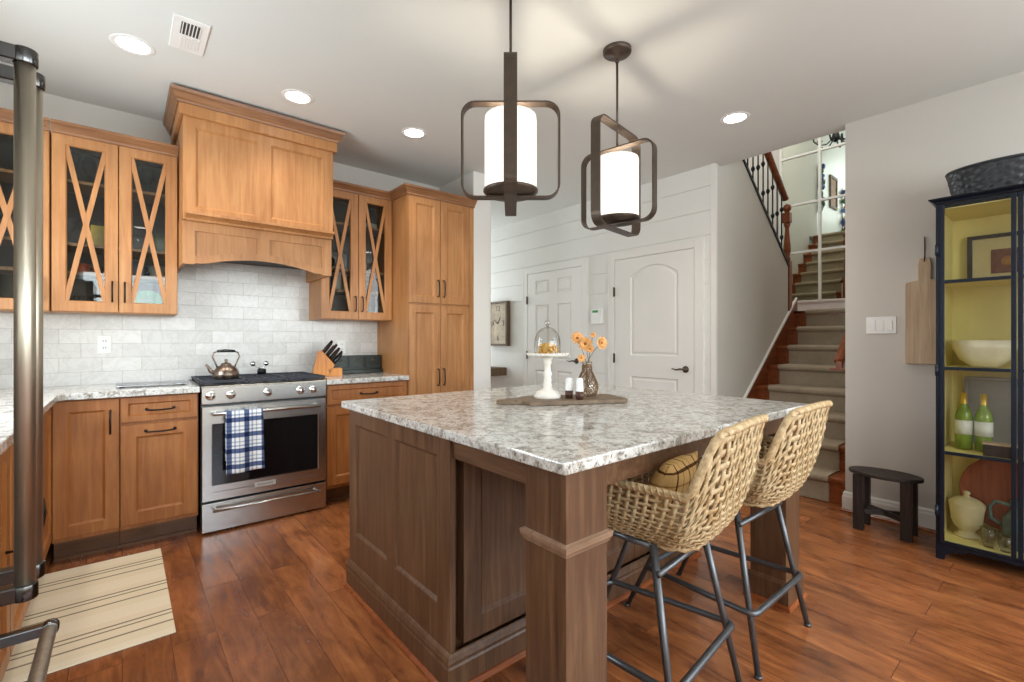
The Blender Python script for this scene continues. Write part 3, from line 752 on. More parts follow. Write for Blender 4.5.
# frieze and crown
m = MB(); m.sweep([(HX0, YB-.02), (HX0, HY), (HX1, HY), (HX1, YB-.02)], [(0,2.600),(.018,2.600),(.022,2.606),(.022,2.72),(0,2.72)]); obj('frieze', m, CW, t)
m = MB(); m.sweep([(HX0, YB-.02), (HX0, HY), (HX1, HY), (HX1, YB-.02)], [(.020,2.668),(.030,2.668),(.034,2.680),(.042,2.690),(.056,2.718),(.062,2.722),(.068,2.742),(.0,2.742),(.0,2.70),(.020,2.70)]); obj('crown_molding', m, M['crown'], t)

# ------------------------------------------------------------------ range
RX0, RX1, RY = .378, 1.136, 3.48
t = thing('kitchen_range', 'stainless steel slide-in gas range with plaid towel on its oven handle', 'range', (.757, 3.8, 0))
ST = M['steel']
m = MB(); m.box(RX0, RX1, RY+.03, YB-.014,   .02, .922); m.box(RX0+.01, RX1-.01, RY+.05, RY+.07, .0, .03); obj('body', m, M['black'], t)
m = MB(); m.prism([(RY-.01, .815), (RY-.012, .918), (RY-.004, .930), (RY+.06, .930), (RY+.06, .815)], RX0, RX1, 'x'); pnl = obj('control_panel', m, ST, t, .003)
for kx in (.425, .537, .752, .960, 1.045):
    m = MB(); m.lathe([(.027,0),(.027,.006),(.0,.006)], (0,0,0), 20, axis='y'); m.lathe([(.019,.006),(.018,.030),(.015,.034),(.0,.034)], (0,0,0), 20, axis='y')
    m.box(-.004, .004, .030, .040, -.017, .017)
    for i, v in enumerate(m.v): m.v[i] = Vector((v.x+kx, RY-.011-v.y, v.z+.868))
    obj('knob', m, M['chrome'], pnl)
m = MB(); m.loops(RX0+.002, RX1-.002, .205, .800, [(0, RY+.03), (0, RY-.006), (.003, RY-.010), (.052, RY-.010), (.058, RY-.004)], fill=False); m.box(RX0+.003, RX1-.003, RY+.0, RY+.028, .208, .797)
door = obj('oven_door', m, ST, t)
m = MB(); m.box(RX0+.058, RX1-.058, RY-.006, RY-.002, .300, .690); obj('oven_window', m, N('black_oven_glass').set((.008,.008,.009,1), .06, 0, .6), door)
m = MB(); m.box(RX0+.05, RX1-.05, RY-.0105, RY-.002, .690, .745); obj('upper_rail', m, ST, door)
m = MB(); m.box(RX0+.05, RX1-.05, RY-.0105, RY-.002, .26, .300); obj('lower_rail', m, ST, door)
def bar(parent, z, y, x0, x1, r=.011):
    m = MB(); m.tube([(x0, y, z), (x1, y, z)], r, 14)
    for x in (x0+.02, x1-.02): m.tube([(x, RY-.008, z-.004), (x, y, z)], .011, 10)
    obj('handle', m, ST, parent)
bar(door, .757, RY-.062, RX0+.055, RX1-.055)
m = MB(); m.box(RX0+.002, RX1-.002, RY-.010, RY+.028, .012, .192); dr = obj('storage_drawer', m, ST, t, .003); bar(dr, .152, RY-.055, RX0+.055, RX1-.055, .009)
m = MB(); m.box(.672, .800, RY-.014, RY-.010, .245, .275); bd = obj('badge', m, plain('satin_badge', srgb(206,202,194), .45, .3), door, .001)
text_mesh('badge_text', 'KitchenAid', .021, plain('badge_ink', srgb(60,58,56), .5), door, Matrix.Translation((.736, RY-.0148, .260)) @ Matrix.Rotation(pi/2, 4, 'X'), .0004)
m = MB(); m.prism([(RX0-.012, 3.495), (RX0+.01, 3.475), (RX1-.01, 3.475), (RX1+.012, 3.495), (RX1+.012, YB-.06), (RX0-.012, YB-.06)], .9305, .938, 'z'); obj('cooktop', m, M['black'], t, .002)
for q, (gx0, gx1) in enumerate(((RX0+.0, RX0+.250), (RX0+.256, RX1-.256), (RX1-.250, RX1-.0))):
    m = MB(); gy0, gy1 = 3.50, 4.02; zt = .962
    for y in (gy0, (gy0+gy1)/2, gy1): m.box(gx0, gx1, y-.007, y+.007, zt-.014, zt)
    for x in (gx0+.007, gx1-.007, (gx0+gx1)/2): m.box(x-.006, x+.006, gy0, gy1, zt-.014, zt)
    for y in (gy0+.13, gy1-.13):
        m.box(gx0+.03, gx1-.03, y-.005, y+.005, zt-.012, zt)
    for x in (gx0+.01, gx1-.01):
        for y in (gy0, gy1): m.box(x-.007, x+.007, y-.007, y+.007, .9385, zt-.01)
    m.box(gx0, gx1, gy0-.012, gy0-.004, .944, zt)
    obj('grate', m, M['grate'], t, .002)
for bx, by in ((RX0+.125, 3.63), (RX0+.125, 3.89), (RX1-.125, 3.63), (RX1-.125, 3.89), (.757, 3.76)):
    m = MB(); m.lathe([(.050,0),(.050,.006),(.034,.008),(.034,.014),(.030,.017),(0,.017)], (bx, by, .9385), 20); obj('burner', m, M['grate'], t)
# towel over the handle
hy, hz = RY-.062, .757
m = MB()
def tw(u, v):
    x = .500+.205*u+.010*v*sin(3+5*u); s_ = v
    ripple = .010*sin(u*pi*3.2+.4)*min(1, s_*2)
    # path: back fall, over bar, front fall
    L1, R_ = .30, .0135; L2 = .385; tot = L1+pi*R_+L2; d = s_*tot
    if d < L1: y, z = hy+R_, hz-(L1-d); y += .2*ripple
    elif d < L1+pi*R_: a = (d-L1)/R_; y, z = hy+R_*cos(a), hz+R_*sin(a)
    else: e = d-L1-pi*R_; y, z = hy-R_-.010*e/.3+ripple*(e/.38)*1.0, hz-e+.012*u*(e/.38)
    return (x, y, z)
m.grid(tw, 24, 56); tag(obj('dish_towel', m, M['towel'], None, 0, loc=(.6, hy, .6), solid=.004), 'blue and white plaid dish towel draped over the oven handle', 'towel')

# kettle
KX, KY, KZ = .535, 3.64, .9625
t = thing('tea_kettle', 'aged brown copper tea kettle on the left burner', 'kettle', (KX, KY, KZ))
k = N('aged_copper'); kn = k.noise(k.coord(), 26, 4); cop = k.set(k.ramp(kn, [(.35, srgb(80,66,56)), (.55, srgb(136,120,106)), (.75, srgb(166,154,144))]), .3, .8)
m = MB(); m.lathe([(.0,0),(.068,0),(.076,.010),(.078,.030),(.070,.056),(.052,.078),(.034,.088),(.032,.092),(0,.092)], (KX,KY,KZ), 28, cap=False); obj('body', m, cop, t)
m = MB(); m.lathe([(.033,.090),(.028,.100),(.010,.106),(.006,.112),(.011,.120),(.008,.128),(0,.130)], (KX,KY,KZ), 20, cap=False); obj('lid', m, cop, t)
m = MB(); m.tube([(KX-.060,KY-.005,KZ+.035),(KX-.090,KY-.008,KZ+.052),(KX-.102,KY-.01,KZ+.080),(KX-.116,KY-.012,KZ+.096)], [.016,.012,.009,.008], 10); obj('spout', m, cop, t)
m = MB(); pts = [(-.050,.075),(-.062,.105),(-.078,.145),(-.070,.172),(-.045,.182)]
m.tube([(KX+a, KY, KZ+b) for a, b in pts], .005, 8); obj('handle_arm', m, cop, t)
m = MB(); m.tube([(KX-a, KY, KZ+b) for a, b in pts], .005, 8); obj('handle_arm', m, cop, t)
m = MB(); m.tube([(KX-.052,KY,KZ+.182),(KX,KY,KZ+.185),(KX+.052,KY,KZ+.182)], [.009,.011,.009], 10); obj('grip', m, M['black'], t)
# chrome shaker set
t = thing('spice_shaker', 'small chrome shaker pair in a dark base at the back of the stovetop', 'shaker set', (.80, 3.93, .9625))
m = MB(); m.tube([(.79,3.93,.9625),(.83,3.93,.9625)], .001, 4); m.lathe([(.030,0),(.030,.035),(.022,.040),(0,.04)], (.81, 3.93, .9625), 16); obj('base', m, M['iron'], t)
for dx in (-.06, .03):
    m = MB(); m.tube([(.81, 3.93, 1.00), (.81+dx, 3.93, 1.03)], .004, 6); m.lathe([(0,-.020),(.016,-.012),(.020,0),(.016,.013),(0,.02)], (.81+dx, 3.93, 1.042), 14); obj('shaker', m, M['chrome'], t)
# trivet on left counter
t = thing('glass_cutting_board', 'thin rectangular glass board lying on the worktop left of the range', 'board', (.15, 3.8, .932))
m = MB(); m.box(-.03, .33, 3.66, 3.93, .9365, .944); obj('plate', m, glassy('smoked_glass', (.5,.5,.5,1), .2), t, .002)
for x in (0, .30):
    for y in (3.69, 3.90): m = MB(); m.lathe([(.012,0),(.012,.006)], (x, y, .9305), 10); obj('foot', m, M['black'], t)
# outlets
def outlet(x, z, label):
    t = thing('wall_outlet', label, 'outlet', (x, YB-.012, z), 'backsplash outlets')
    m = MB(); m.box(x-.036, x+.036, YB-.018, YB-.0125, z-.058, z+.058); obj('cover_plate', m, M['plastic'], t, .002)
    for dz in (-.022, .022):
        m = MB(); m.box(x-.016, x+.016, YB-.021, YB-.018, z+dz-.014, z+dz+.014); so = obj('socket', m, M['plastic'], t, .001)
        m = MB(); m.box(x-.008, x-.005, YB-.0215, YB-.021, z+dz-.005, z+dz+.006); m.box(x+.005, x+.008, YB-.0215, YB-.021, z+dz-.005, z+dz+.006); obj('slots', m, M['black'], so)
outlet(-.09, 1.19, 'white wall outlet on the tiled backsplash left of the range')
outlet(1.47, 1.16, 'white wall outlet above the dark tin organizer')
# knife block
BX, BY = 1.255, 3.85
t = thing('knife_block', 'orange-brown wooden block of dark-handled knives on the worktop', 'knife block', (BX, BY, .93))
T0 = Matrix.Translation((BX, BY, .9305)) @ Matrix.Scale(1.15, 4) @ Matrix.Rotation(radians(-12), 4, 'Z')
m = MB(); m.T = T0; m.prism([(-.09, 0), (.02, 0), (.055, .08), (-.03, .18), (-.055, .165)], -.05, .05, 'y'); obj('block', m, M['blockwood'], t, .003)
m = MB(); m.T = T0; m.box(.012, .105, -.05, .05, 0, .055); obj('front_foot', m, M['blockwood'], t, .003)
for i in range(4):
    for j in range(3):
        p = Vector((.055-.075*(i/3.4)-.008, -.034+.034*j, .085+.085*(i/3.4))); dr_ = Vector((.62, 0, .78)).normalized()
        L = .085+.012*((i+j) % 3); m = MB(); m.T = T0
        m.tube([tuple(p-dr_*.01), tuple(p+dr_*L*.5), tuple(p+dr_*L)], [.0075, .009, .0065], 8, flat=1.3); obj('knife_handle', m, M['pull'] if (i+j) % 4 else M['black'], t)
# tin organizer with three panels
t = thing('tin_organizer', 'dark green-black low organizer with three square panels against backsplash', 'organizer', (1.60, 4.02, .93))
dg = plain('dark_green_tin', srgb(44,52,48), .35, .3, var=.15)
m = MB(); m.box(1.345, 1.785, 3.99, 4.075, .9305, 1.085); m.box(1.335, 1.790, 3.955, 3.99, .9305, .962); obj('body', m, dg, t, .003)
for k in range(3):
    a = 1.352+k*.145; m = MB(); m.loops(a, a+.137, .975, 1.078, [(0, 3.989), (0, 3.983), (.008, 3.983), (.010, 3.986)]); p = obj('front_panel', m, dg, t)
    m = MB(); m.lathe([(.012,0),(.009,.004),(0,.005)], (0,0,0), 12, axis='y', cap=False)
    for i, v in enumerate(m.v): m.v[i] = Vector((a+.0685+v.x, 3.986-v.y, 1.045+v.z))
    obj('medallion', m, plain('dull_medallion', srgb(96,98,84), .4, .5), p)

# ------------------------------------------------------------------ contents of the wall cabinets
def gl_wine(x, y, z, lab, grp):
    m = MB(); m.lathe([(.030,0),(.030,.003),(.004,.006),(.004,.075),(.020,.090),(.034,.120),(.034,.150),(.028,.175),(.0265,.175),(.032,.150),(.032,.121),(.018,.093),(0,.083)], (x,y,z), 14, cap=False)
    return tag(obj('wine_glass', m, M['cleargl'], None, loc=(x,y,z)), lab, 'glass', grp)
def cup(x, y, z, r, h, mat, name, lab, cat, grp=None, handle=False):
    t = thing(name, lab, cat, (x,y,z), grp)
    m = MB(); m.lathe([(0,0),(r*.75,0),(r*.95,h*.25),(r,h),(r*.92,h),(r*.86,h*.3),(0,h*.1)], (x,y,z), 16, cap=False); obj('bowl' if not handle else 'cup', m, mat, t)
    if handle: m = MB(); m.tube([(x+r*.95,y,z+h*.8),(x+r*1.45,y,z+h*.75),(x+r*1.5,y,z+h*.4),(x+r*.95,y,z+h*.25)], r*.12, 6); obj('handle', m, mat, t)
cy = 3.93
for i, x in enumerate((-.24, -.16, -.08, .06, .13, .20)):
    gl_wine(x, cy+.02*(i % 2), 2.175, 'clear stemmed glass on the top shelf of the left glass-door cabinet', 'stemmed glasses on the top shelf left of the hood')
for i, x in enumerate((-.25, -.18, -.11)):
    gl_wine(x, cy+.03, 1.80, 'clear stemmed glass on the middle shelf of the left glass-door cabinet', 'stemmed glasses on the middle shelf left of the hood')
m = MB(); m.box(-.150, -.065, 3.88, 3.91, 1.80, 1.93); m.box(-.140, -.075, 3.878, 3.88, 1.83, 1.90); tag(obj('tea_box', m, plain('yellow_card_box', srgb(226,186,60), .6, var=.2, scale=30), None, .001, loc=(-.1,3.9,1.8)), 'small yellow box standing on a shelf behind the left X-barred door', 'box')
cup(-.19, cy, 1.63, .035, .06, plain('orange_glaze', srgb(220,90,40), .3), 'mug', 'orange mug on the third shelf of the left cabinet', 'mug', handle=True)
cup(-.10, cy, 1.63, .036, .05, M['iron'], 'small_bowl', 'dark bowl beside the orange mug in the left cabinet', 'bowl')
for i, x in enumerate((-.25, -.18, -.11)):
    cup(x, cy, 1.406, .032, .085, M['cleargl'], 'tumbler', 'clear tumbler on the bottom shelf of the left glass-door cabinet', 'glass', 'tumblers on the bottom shelf left of the hood')
cup(.07, cy, 1.63, .045, .10, plain('pale_blue_glaze', srgb(120,150,180), .3), 'mug', 'pale blue mug behind the right X-barred door left of hood', 'mug', handle=True)
cup(.18, cy, 1.63, .04, .08, plain('cream_glaze', srgb(200,190,170), .3), 'mug', 'cream mug beside the pale blue mug', 'mug', handle=True)
cup(.08, cy, 1.80, .06, .09, M['cleargl'], 'glass_bowl', 'clear glass bowl on the middle shelf left of the hood', 'bowl')
cup(.20, cy, 1.80, .04, .12, plain('olive_glaze', srgb(90,100,60), .3), 'jar', 'olive green jar on the middle shelf left of the hood', 'jar')
# added green ornament on the bottom shelf
t = thing('stained_glass_ornament', 'round green glass fan with pale vein pattern on the bottom shelf', 'ornament', (.13, 3.90, 1.406))  # added fan coloured like the trees mirrored in the door's bottom pane
m = MB(); pts = [(.13+.10*cos(a), 1.407+.14*sin(a)) for a in [pi*k/16 for k in range(17)]]; m.prism(pts, 3.895, 3.903, 'y'); obj('green_glass', m, plain('bright_green_glass', srgb(70,190,110), .2, var=.35, scale=18), t)
m = MB()
for a in (.5, 1.05, 1.57, 2.1, 2.65): m.tube([(.13,3.893,1.41),(.13+.097*cos(a),3.893,1.41+.135*sin(a))], .002, 5)
m.tube([(.13+.05*cos(a), 3.893, 1.41+.07*sin(a)) for a in [pi*k/10 for k in range(11)]], .002, 5); obj('veins', m, plain('pale_lead', srgb(210,220,200), .4), t)
# right cabinet
cup(1.27, cy, 2.175, .05, .06, M['ceramic'], 'mug', 'white mug on the top shelf of the cabinet right of hood', 'mug', handle=True)
for q in range(3): m = MB(); z = 2.176+q*.014; m.lathe([(0,0),(.045,0),(.08,.012),(.078,.014),(.044,.004),(0,.004)], (1.64, cy, z), 20, cap=False); tag(obj('plate', m, M['ceramic'], None, loc=(1.64,cy,z)), 'white plate in the short stack on the top right shelf', 'plate', 'plates stacked in the cabinet right of hood')
m = MB(); m.lathe([(0,0),(.035,0),(.038,.05),(.038,.19),(.030,.20),(0,.2)], (1.37, cy, 1.63), 18, cap=False); tag(obj('candle', m, M['ceramic'], None, loc=(1.37,cy,1.63)), 'tall cream canister behind the left door of the right wall cabinet', 'canister')
m = MB(); m.lathe([(0,0),(.014,0),(.015,.14),(.013,.145),(0,.145)], (1.44, cy, 1.63), 12, cap=False); tag(obj('candle', m, M['ceramic'], None, loc=(1.44,cy,1.63)), 'slim cream candle beside the tall canister', 'candle')
for i, x in enumerate((1.28, 1.36, 1.44)): cup(x, cy, 1.406, .040, .065, plain('dark_glaze', srgb(60,62,64), .25), 'mug', 'dark glazed mug on the bottom shelf of the cabinet right of hood', 'mug', 'dark mugs on the bottom shelf right of the hood', True)
cup(1.56, cy, 1.80, .045, .10, M['ceramic'], 'mug', 'white pitcher on the middle shelf of the cabinet right of hood', 'pitcher', handle=True)
cup(1.67, cy, 1.80, .045, .08, plain('brown_glaze', srgb(110,70,44), .3), 'mug', 'brown mug beside the white pitcher', 'mug', handle=True)
cup(1.60, cy, 1.63, .06, .07, plain('grey_glaze', srgb(120,124,120), .3), 'bowl', 'grey bowl on the third shelf of the cabinet right of hood', 'bowl')
cup(1.62, cy, 1.406, .065, .09, plain('grey_green_glaze', srgb(104,110,96), .3), 'bowl', 'grey-green bowl on the bottom shelf of the cabinet right of hood', 'bowl')
cup(1.27, cy, 1.80, .045, .09, M['iron'], 'bowl', 'black bowl on the middle shelf beside the hood', 'bowl')

# ------------------------------------------------------------------ refrigerator
t = thing('refrigerator', 'stainless steel refrigerator with long tubular handles at the left edge', 'refrigerator', (-.55, 1.12, 0))
FX = -.215
m = MB(); m.box(XL+.01, FX-.06, .74, 1.50, .03, 1.80); m.box(XL+.05, FX-.10, .76, 1.48, 0, .03); obj('body', m, M['handlesteel'], t, .004)
for a, b in ((.742, 1.118), (1.122, 1.498)):
    m = MB(); m.box(FX-.058, FX, a, b, .735, 1.79); obj('door', m, M['steel'], t, .004)
m = MB(); m.box(FX-.058, FX, .742, 1.498, .08, .725); fz = obj('freezer_drawer', m, M['steel'], t, .004)
ENDM = N('polished_end_cap').set(srgb(92,92,92), .18, 1)
fdoors = [o for o in bpy.data.objects if o.parent == t and o.name.startswith('door')]
HXX = -.120; HR = .0128
for (yy, z0, z1, dd) in ((1.078, .825, 1.665, fdoors[0]), (1.166, .825, 1.665, fdoors[1])):
    m = MB(); m.tube([(HXX, yy, z0), (HXX, yy, z1)], HR, 20); h = obj('handle', m, M['handlesteel'], dd)
    for zc in (z0-.008, z1+.008):
        m = MB(); m.lathe([(.0145,-.013),(.0155,-.011),(.0155,.011),(.0145,.013)], (HXX, yy, zc), 20); m.box(FX+.001, HXX, yy-.012, yy+.012, zc-.012, zc+.012); obj('bracket', m, ENDM, h, .002)
m = MB(); m.tube([(HXX, .80, .60), (HXX, 1.405, .60)], HR, 20); h = obj('handle', m, M['handlesteel'], fz)
for yy in (.79, 1.412):
    m = MB(); m.lathe([(.0145,-.012),(.0155,-.010),(.0155,.010),(.0145,.012)], (HXX, yy, .60), 20, axis='y'); m.box(FX+.001, HXX, yy-.011, yy+.011, .589, .611); obj('bracket', m, ENDM, h, .002)

# ------------------------------------------------------------------ rug
m = MB(); m.box(-1.05+.72, .172, 2.395, 3.41, .001, .007)
rg = obj('kitchen_rug', m, M['rug'], None, .002, loc=(0, 2.9, 0)); tag(rg, 'cream kitchen rug with thin grey stripes on the wood floor', 'rug')

# ------------------------------------------------------------------ island
IX0, IX1, IY0, IY1 = .848, 2.545, .815, 2.367
IZ = .912; IB = .878
t = thing('kitchen_island', 'dark brown wooden kitchen island with square legs and granite top', 'island', (1.7, 1.6, 0))
BW = M['brown']; bx0, bx1, by0, by1 = .872, 2.50, 1.385, 2.315
m = MB(); m.box(IX0, IX1, IY0, IY1, IB+.001, IZ); top = obj('countertop', m, M['granite'], t, .005)
m = MB(); m.box(bx0+.022, bx1-.022, by0+.055, by1-.02, .0, IB)
# west end panel (faces -x): frame with two openings
def west(m, x, y0, y1, z0, z1): m.T = Matrix.Translation((x, y1, 0)) @ Matrix.Rotation(-pi/2, 4, 'Z')
L = by1-by0; m.T = Matrix.Translation((bx0, by1, 0)) @ Matrix.Rotation(-pi/2, 4, 'Z')
sx = [0, .075, .425, .505, L-.085, L]
for a, b in ((sx[0], sx[1]), (sx[2], sx[3]), (sx[4], sx[5])): m.box(a, b, 0, .022, .13, IB)
for a, b in ((sx[1], sx[2]), (sx[3], sx[4])):
    m.box(a, b, 0, .022, .13, .27); m.box(a, b, 0, .022, .808, IB)
    m.loops(a, b, .27, .808, [(0, 0), (.004, .002), (.014, .011)])
m.T = Matrix.Identity(4)
m.box(bx1-.022, bx1, by0, by1, 0, IB); m.box(bx0+.022, bx1-.022, by1-.02, by1, 0, IB)
obj('body', m, BW, t)
# south face: dark reveal then panelled doors
m = MB(); px = bx0+.062
n_d = 3; wd = (bx1-.05-px)/n_d
m.box(bx0+.0215, bx0+.024, by0+.002, by0+.05, .13, IB)
obj('reveal', m, BW, t)
for k in range(n_d):
    m = MB(); a = px+k*wd; m.loops(a, a+wd-.004, .14, IB-.012, [(0, by0+.05), (0, by0+.006), (.075, by0+.006), (.079, by0+.009), (.090, by0+.018)], back=True); obj('panel_door', m, M['brown'], t)
# base moulding around body
m = MB(); m.sweep([(bx0, by1), (bx0, by0), (bx1, by0), (bx1, by1)], [(0,0),(.016,0),(.016,.085),(.012,.092),(.012,.100),(.016,.106),(.010,.122),(.004,.13),(0,.132)]); obj('base_molding', m, BW, t)
m = MB(); m.sweep([(bx0-.016, by1), (bx0-.016, by0-.016), (bx1+.016, by0-.016), (bx1+.016, by1)], [(0,0),(.014,0),(.012,.010),(.005,.017),(0,.018)]); obj('shoe_molding', m, M['stairwood'], t)['label'] = 'orange-brown shoe moulding'
# posts
def post(x0, x1, y0, y1):
    m = MB(); m.box(x0, x1, y0, y1, 0, IB)
    p = obj('leg', m, BW, t, .002)
    m = MB(); P = [(x0, y0), (x1, y0), (x1, y1), (x0, y1)][::-1]
    P = [(x0, y0), (x1, y0), (x1, y1), (x0, y1)]
    m.sweep(P, [(0,.655),(.004,.657),(.006,.664),(.010,.670),(.012,.680),(.012,.686),(0,.690)], closed=True); obj('collar_molding', m, wood('worn_brown_edge', srgb(120,94,74), srgb(142,114,92), srgb(160,132,108), 'x'), p)
    m = MB(); m.sweep(P, [(0,0),(.014,0),(.014,.105),(.006,.118),(0,.122)], closed=True); obj('plinth', m, BW, p)
    m = MB(); m.sweep([(x0-.014,y0-.014),(x1+.014,y0-.014),(x1+.014,y1+.014),(x0-.014,y1+.014)], [(0,0),(.013,0),(.011,.010),(.005,.017),(0,.018)], closed=True); obj('shoe_molding', m, M['stairwood'], p)
post(.880, 1.047, .840, .998); post(2.318, 2.481, .840, .998)
m = MB(); m.box(.884, .906, .998, by0, .809, IB); m.box(2.455, 2.477, .998, by0, .809, IB); m.box(1.047, 2.318, .846, .868, .809, IB)
obj('apron', m, M['brown_h'], t, .001)

# ------------------------------------------------------------------ things on the island
TB = IZ+.001
# serving board
t = thing('serving_board', 'grey-brown wooden serving board with handle, on the island', 'cutting board', (1.7, 1.62, TB))
u = Vector((.436, -.211, 0)).normalized(); v_ = Vector((-u.y, u.x, 0)); o0 = Vector((1.412*1.0, 1.570*1.0, 0))
K = (HC-TB)/(1.22-.92)   # board corners measured on the worktop plane
o0 = Vector((1.412*K, 1.570*K, 0)); W_ = .49*K; D_ = .235
def bp(a, b): p = o0+u*a+v_*b; return (p.x, p.y)
pl = [bp(0,.0), bp(W_-.015,.0), bp(W_,.015), bp(W_,D_-.02), bp(W_-.02,D_), bp(.02,D_), bp(0,D_-.03), bp(-.012,.165), bp(-.115,.150), bp(-.135,.118), bp(-.115,.085), bp(-.012,.07)]
m = MB(); m.prism(pl, TB, TB+.020, 'z'); obj('board', m, M['traywood'], t, .003)
BT = TB+.0205
def on(u_, v__, z=None):
    z = BT if z is None else z
    a = (u_-512)/468.5; s_, c_ = sin(YAW), cos(YAW); dz = -(v__-339.88)/468.5
    tt = (z-HC)/dz; return ((s_+c_*a)*tt, (c_-s_*a)*tt)
# cake stand with cloche
cx, cyy = on(547.5, 397.6)
t = thing('cake_stand', 'white turned pedestal cake stand on the serving board', 'cake stand', (cx, cyy, BT))
m = MB(); m.lathe([(r_, z_*1.10) for r_, z_ in [(0,0),(.066,0),(.066,.012),(.058,.018),(.054,.028),(.030,.036),(.020,.046),(.024,.060),(.018,.068),(.022,.082),(.017,.092),(.023,.110),(.016,.120),(.016,.150),(.024,.158),(.018,.166),(.026,.176),(.034,.184),(0,.184)]], (cx,cyy,BT), 28, cap=False); obj('pedestal', m, M['ceramic'], t)
m = MB(); m.lathe([(r_, z_+.0184) for r_, z_ in [(0,.184),(.096,.188),(.102,.194),(.102,.202),(.096,.203),(.090,.198),(0,.198)]], (cx,cyy,BT), 36, cap=False)
for k in range(24): a = 2*pi*k/24; m.lathe([(0,-.005),(.008,0),(0,.006)], (cx+.101*cos(a), cyy+.101*sin(a), BT+.2174), 6, cap=False)
obj('plate', m, M['ceramic'], t)
PZ_ = BT+.2169
t = thing('glass_cloche', 'clear ribbed glass dome with knob covering the cake stand', 'cloche', (cx, cyy, PZ_))
m = MB(); prof = [(.064,0.0005),(.064,.060),(.060,.085),(.048,.110),(.030,.126),(.010,.134),(.006,.136)]
def dome(uu, vv):
    k = min(int(vv*(len(prof)-1)), len(prof)-2); f = vv*(len(prof)-1)-k
    r = prof[k][0]*(1-f)+prof[k+1][0]*f; z = prof[k][1]*(1-f)+prof[k+1][1]*f
    r *= 1+.015*cos(uu*2*pi*20); return (cx+r*cos(uu*2*pi), cyy+r*sin(uu*2*pi), PZ_+z)
m.grid(dome, 80, 18, wrapu=True); obj('dome', m, M['cleargl'], t)
m = MB(); m.lathe([(.006,.134),(.007,.140),(.014,.148),(.015,.156),(.009,.164),(0,.165)], (cx,cyy,PZ_), 16, cap=False); obj('knob', m, glassy('frosted_knob', (.85,.83,.8,1), .25, .1), t)
# crackers heap inside
m = MB()
for k in range(90):
    a = random.uniform(0, 2*pi); r = .048*sqrt(random.random()); z = random.uniform(.004, .058*(1-.3*r/.05))
    mm = Matrix.Translation((cx+r*cos(a), cyy+r*sin(a), PZ_+z)) @ Matrix.Rotation(random.uniform(0, 3), 4, 'X') @ Matrix.Rotation(random.uniform(0, 3), 4, 'Y'); m.T = mm
    m.box(-.008, .008, -.006, .006, -.003, .003)
hp = tag(obj('crackers', m, M['chips'], None, .001, loc=(cx,cyy,PZ_)), 'heap of golden crackers under the glass dome', 'crackers'); hp['kind'] = 'stuff'
# salt and pepper grinders
for (uu, vv, hh, lab) in ((569, 398.0, .100, 'white-topped wooden grinder on the serving board, the left of two'), (579.6, 399.2, .103, 'white-topped wooden grinder on the serving board, right one beside vase')):
    gx, gy = on(uu, vv); t = thing('salt_grinder', lab, 'grinder', (gx, gy, BT), 'grinders on the serving board')
    m = MB(); m.lathe([(0,0),(.0195,0),(.0195,.038),(0,.038)], (gx,gy,BT), 18, cap=False); obj('base', m, wood('walnut_base', srgb(64,40,32), srgb(84,54,44), srgb(104,70,56)), t)
    m = MB(); m.lathe([(.0195,.0385),(.0190,.042),(.0170,hh-.006),(.012,hh),(0,hh)], (gx,gy,BT), 18, cap=False); obj('top', m, M['plastic'], t)
# vase of dried flowers
vx, vy = on(587, 396.3)
t = thing('flower_vase', 'clear glass bottle vase wrapped in brown wire net, on the serving board', 'vase', (vx, vy, BT))
VP = [(.028,0),(.046,.008),(.055,.040),(.053,.065),(.038,.100),(.024,.130),(.022,.160),(.027,.176)]
m = MB(); m.lathe(VP, (vx,vy,BT), 28); obj('glass_body', m, glassy('brownish_glass', (.90,.85,.76,1), .06), t)
def vr(h):
    for (r0, z0), (r1, z1) in zip(VP, VP[1:]):
        if z0 <= h <= z1: return r0+(r1-r0)*(h-z0)/(z1-z0)
    return VP[-1][0]
m = MB()
for s_ in (1, -1):
    for k in range(10):
        m.tube([(vx+(vr(h)+.0015)*cos(a0), vy+(vr(h)+.0015)*sin(a0), BT+h) for h, a0 in [(.005+.15*q/24, 2*pi*k/10+s_*2.2*q/24) for q in range(25)]], .0019, 5)
m.lathe([(.0235,0),(.0255,.006),(.0235,.012)], (vx,vy,BT+.150), 20, cap=False)
obj('wire_net', m, plain('tan_wire', srgb(120,88,60), .5), t)
fl = [(577, 338.5, -.02, 0), (585.5, 344, -.05, 0), (601, 343, -.01, 1), (593, 335, .02, 2), (581, 358, -.055, 3), (590, 349, -.03, 4)]
petm = plain('dried_orange_petal', srgb(226,166,100), .7, var=.25, scale=40); ctm = plain('brown_flower_centre', srgb(150,84,36), .8, var=.3, scale=60); stm = plain('dry_stem', srgb(120,104,72), .7)
flab = ['leftmost of the dried orange flowers in the vase', 'front middle dried orange flower in the vase', 'rightmost dried orange flower in the vase', 'small orange bud at the back top of the bouquet', 'drooping orange flower at the vase neck', 'small orange flower tucked low in the bouquet']
sC = Vector((sin(YAW), cos(YAW), 0)); sR = Vector((cos(YAW), -sin(YAW), 0))
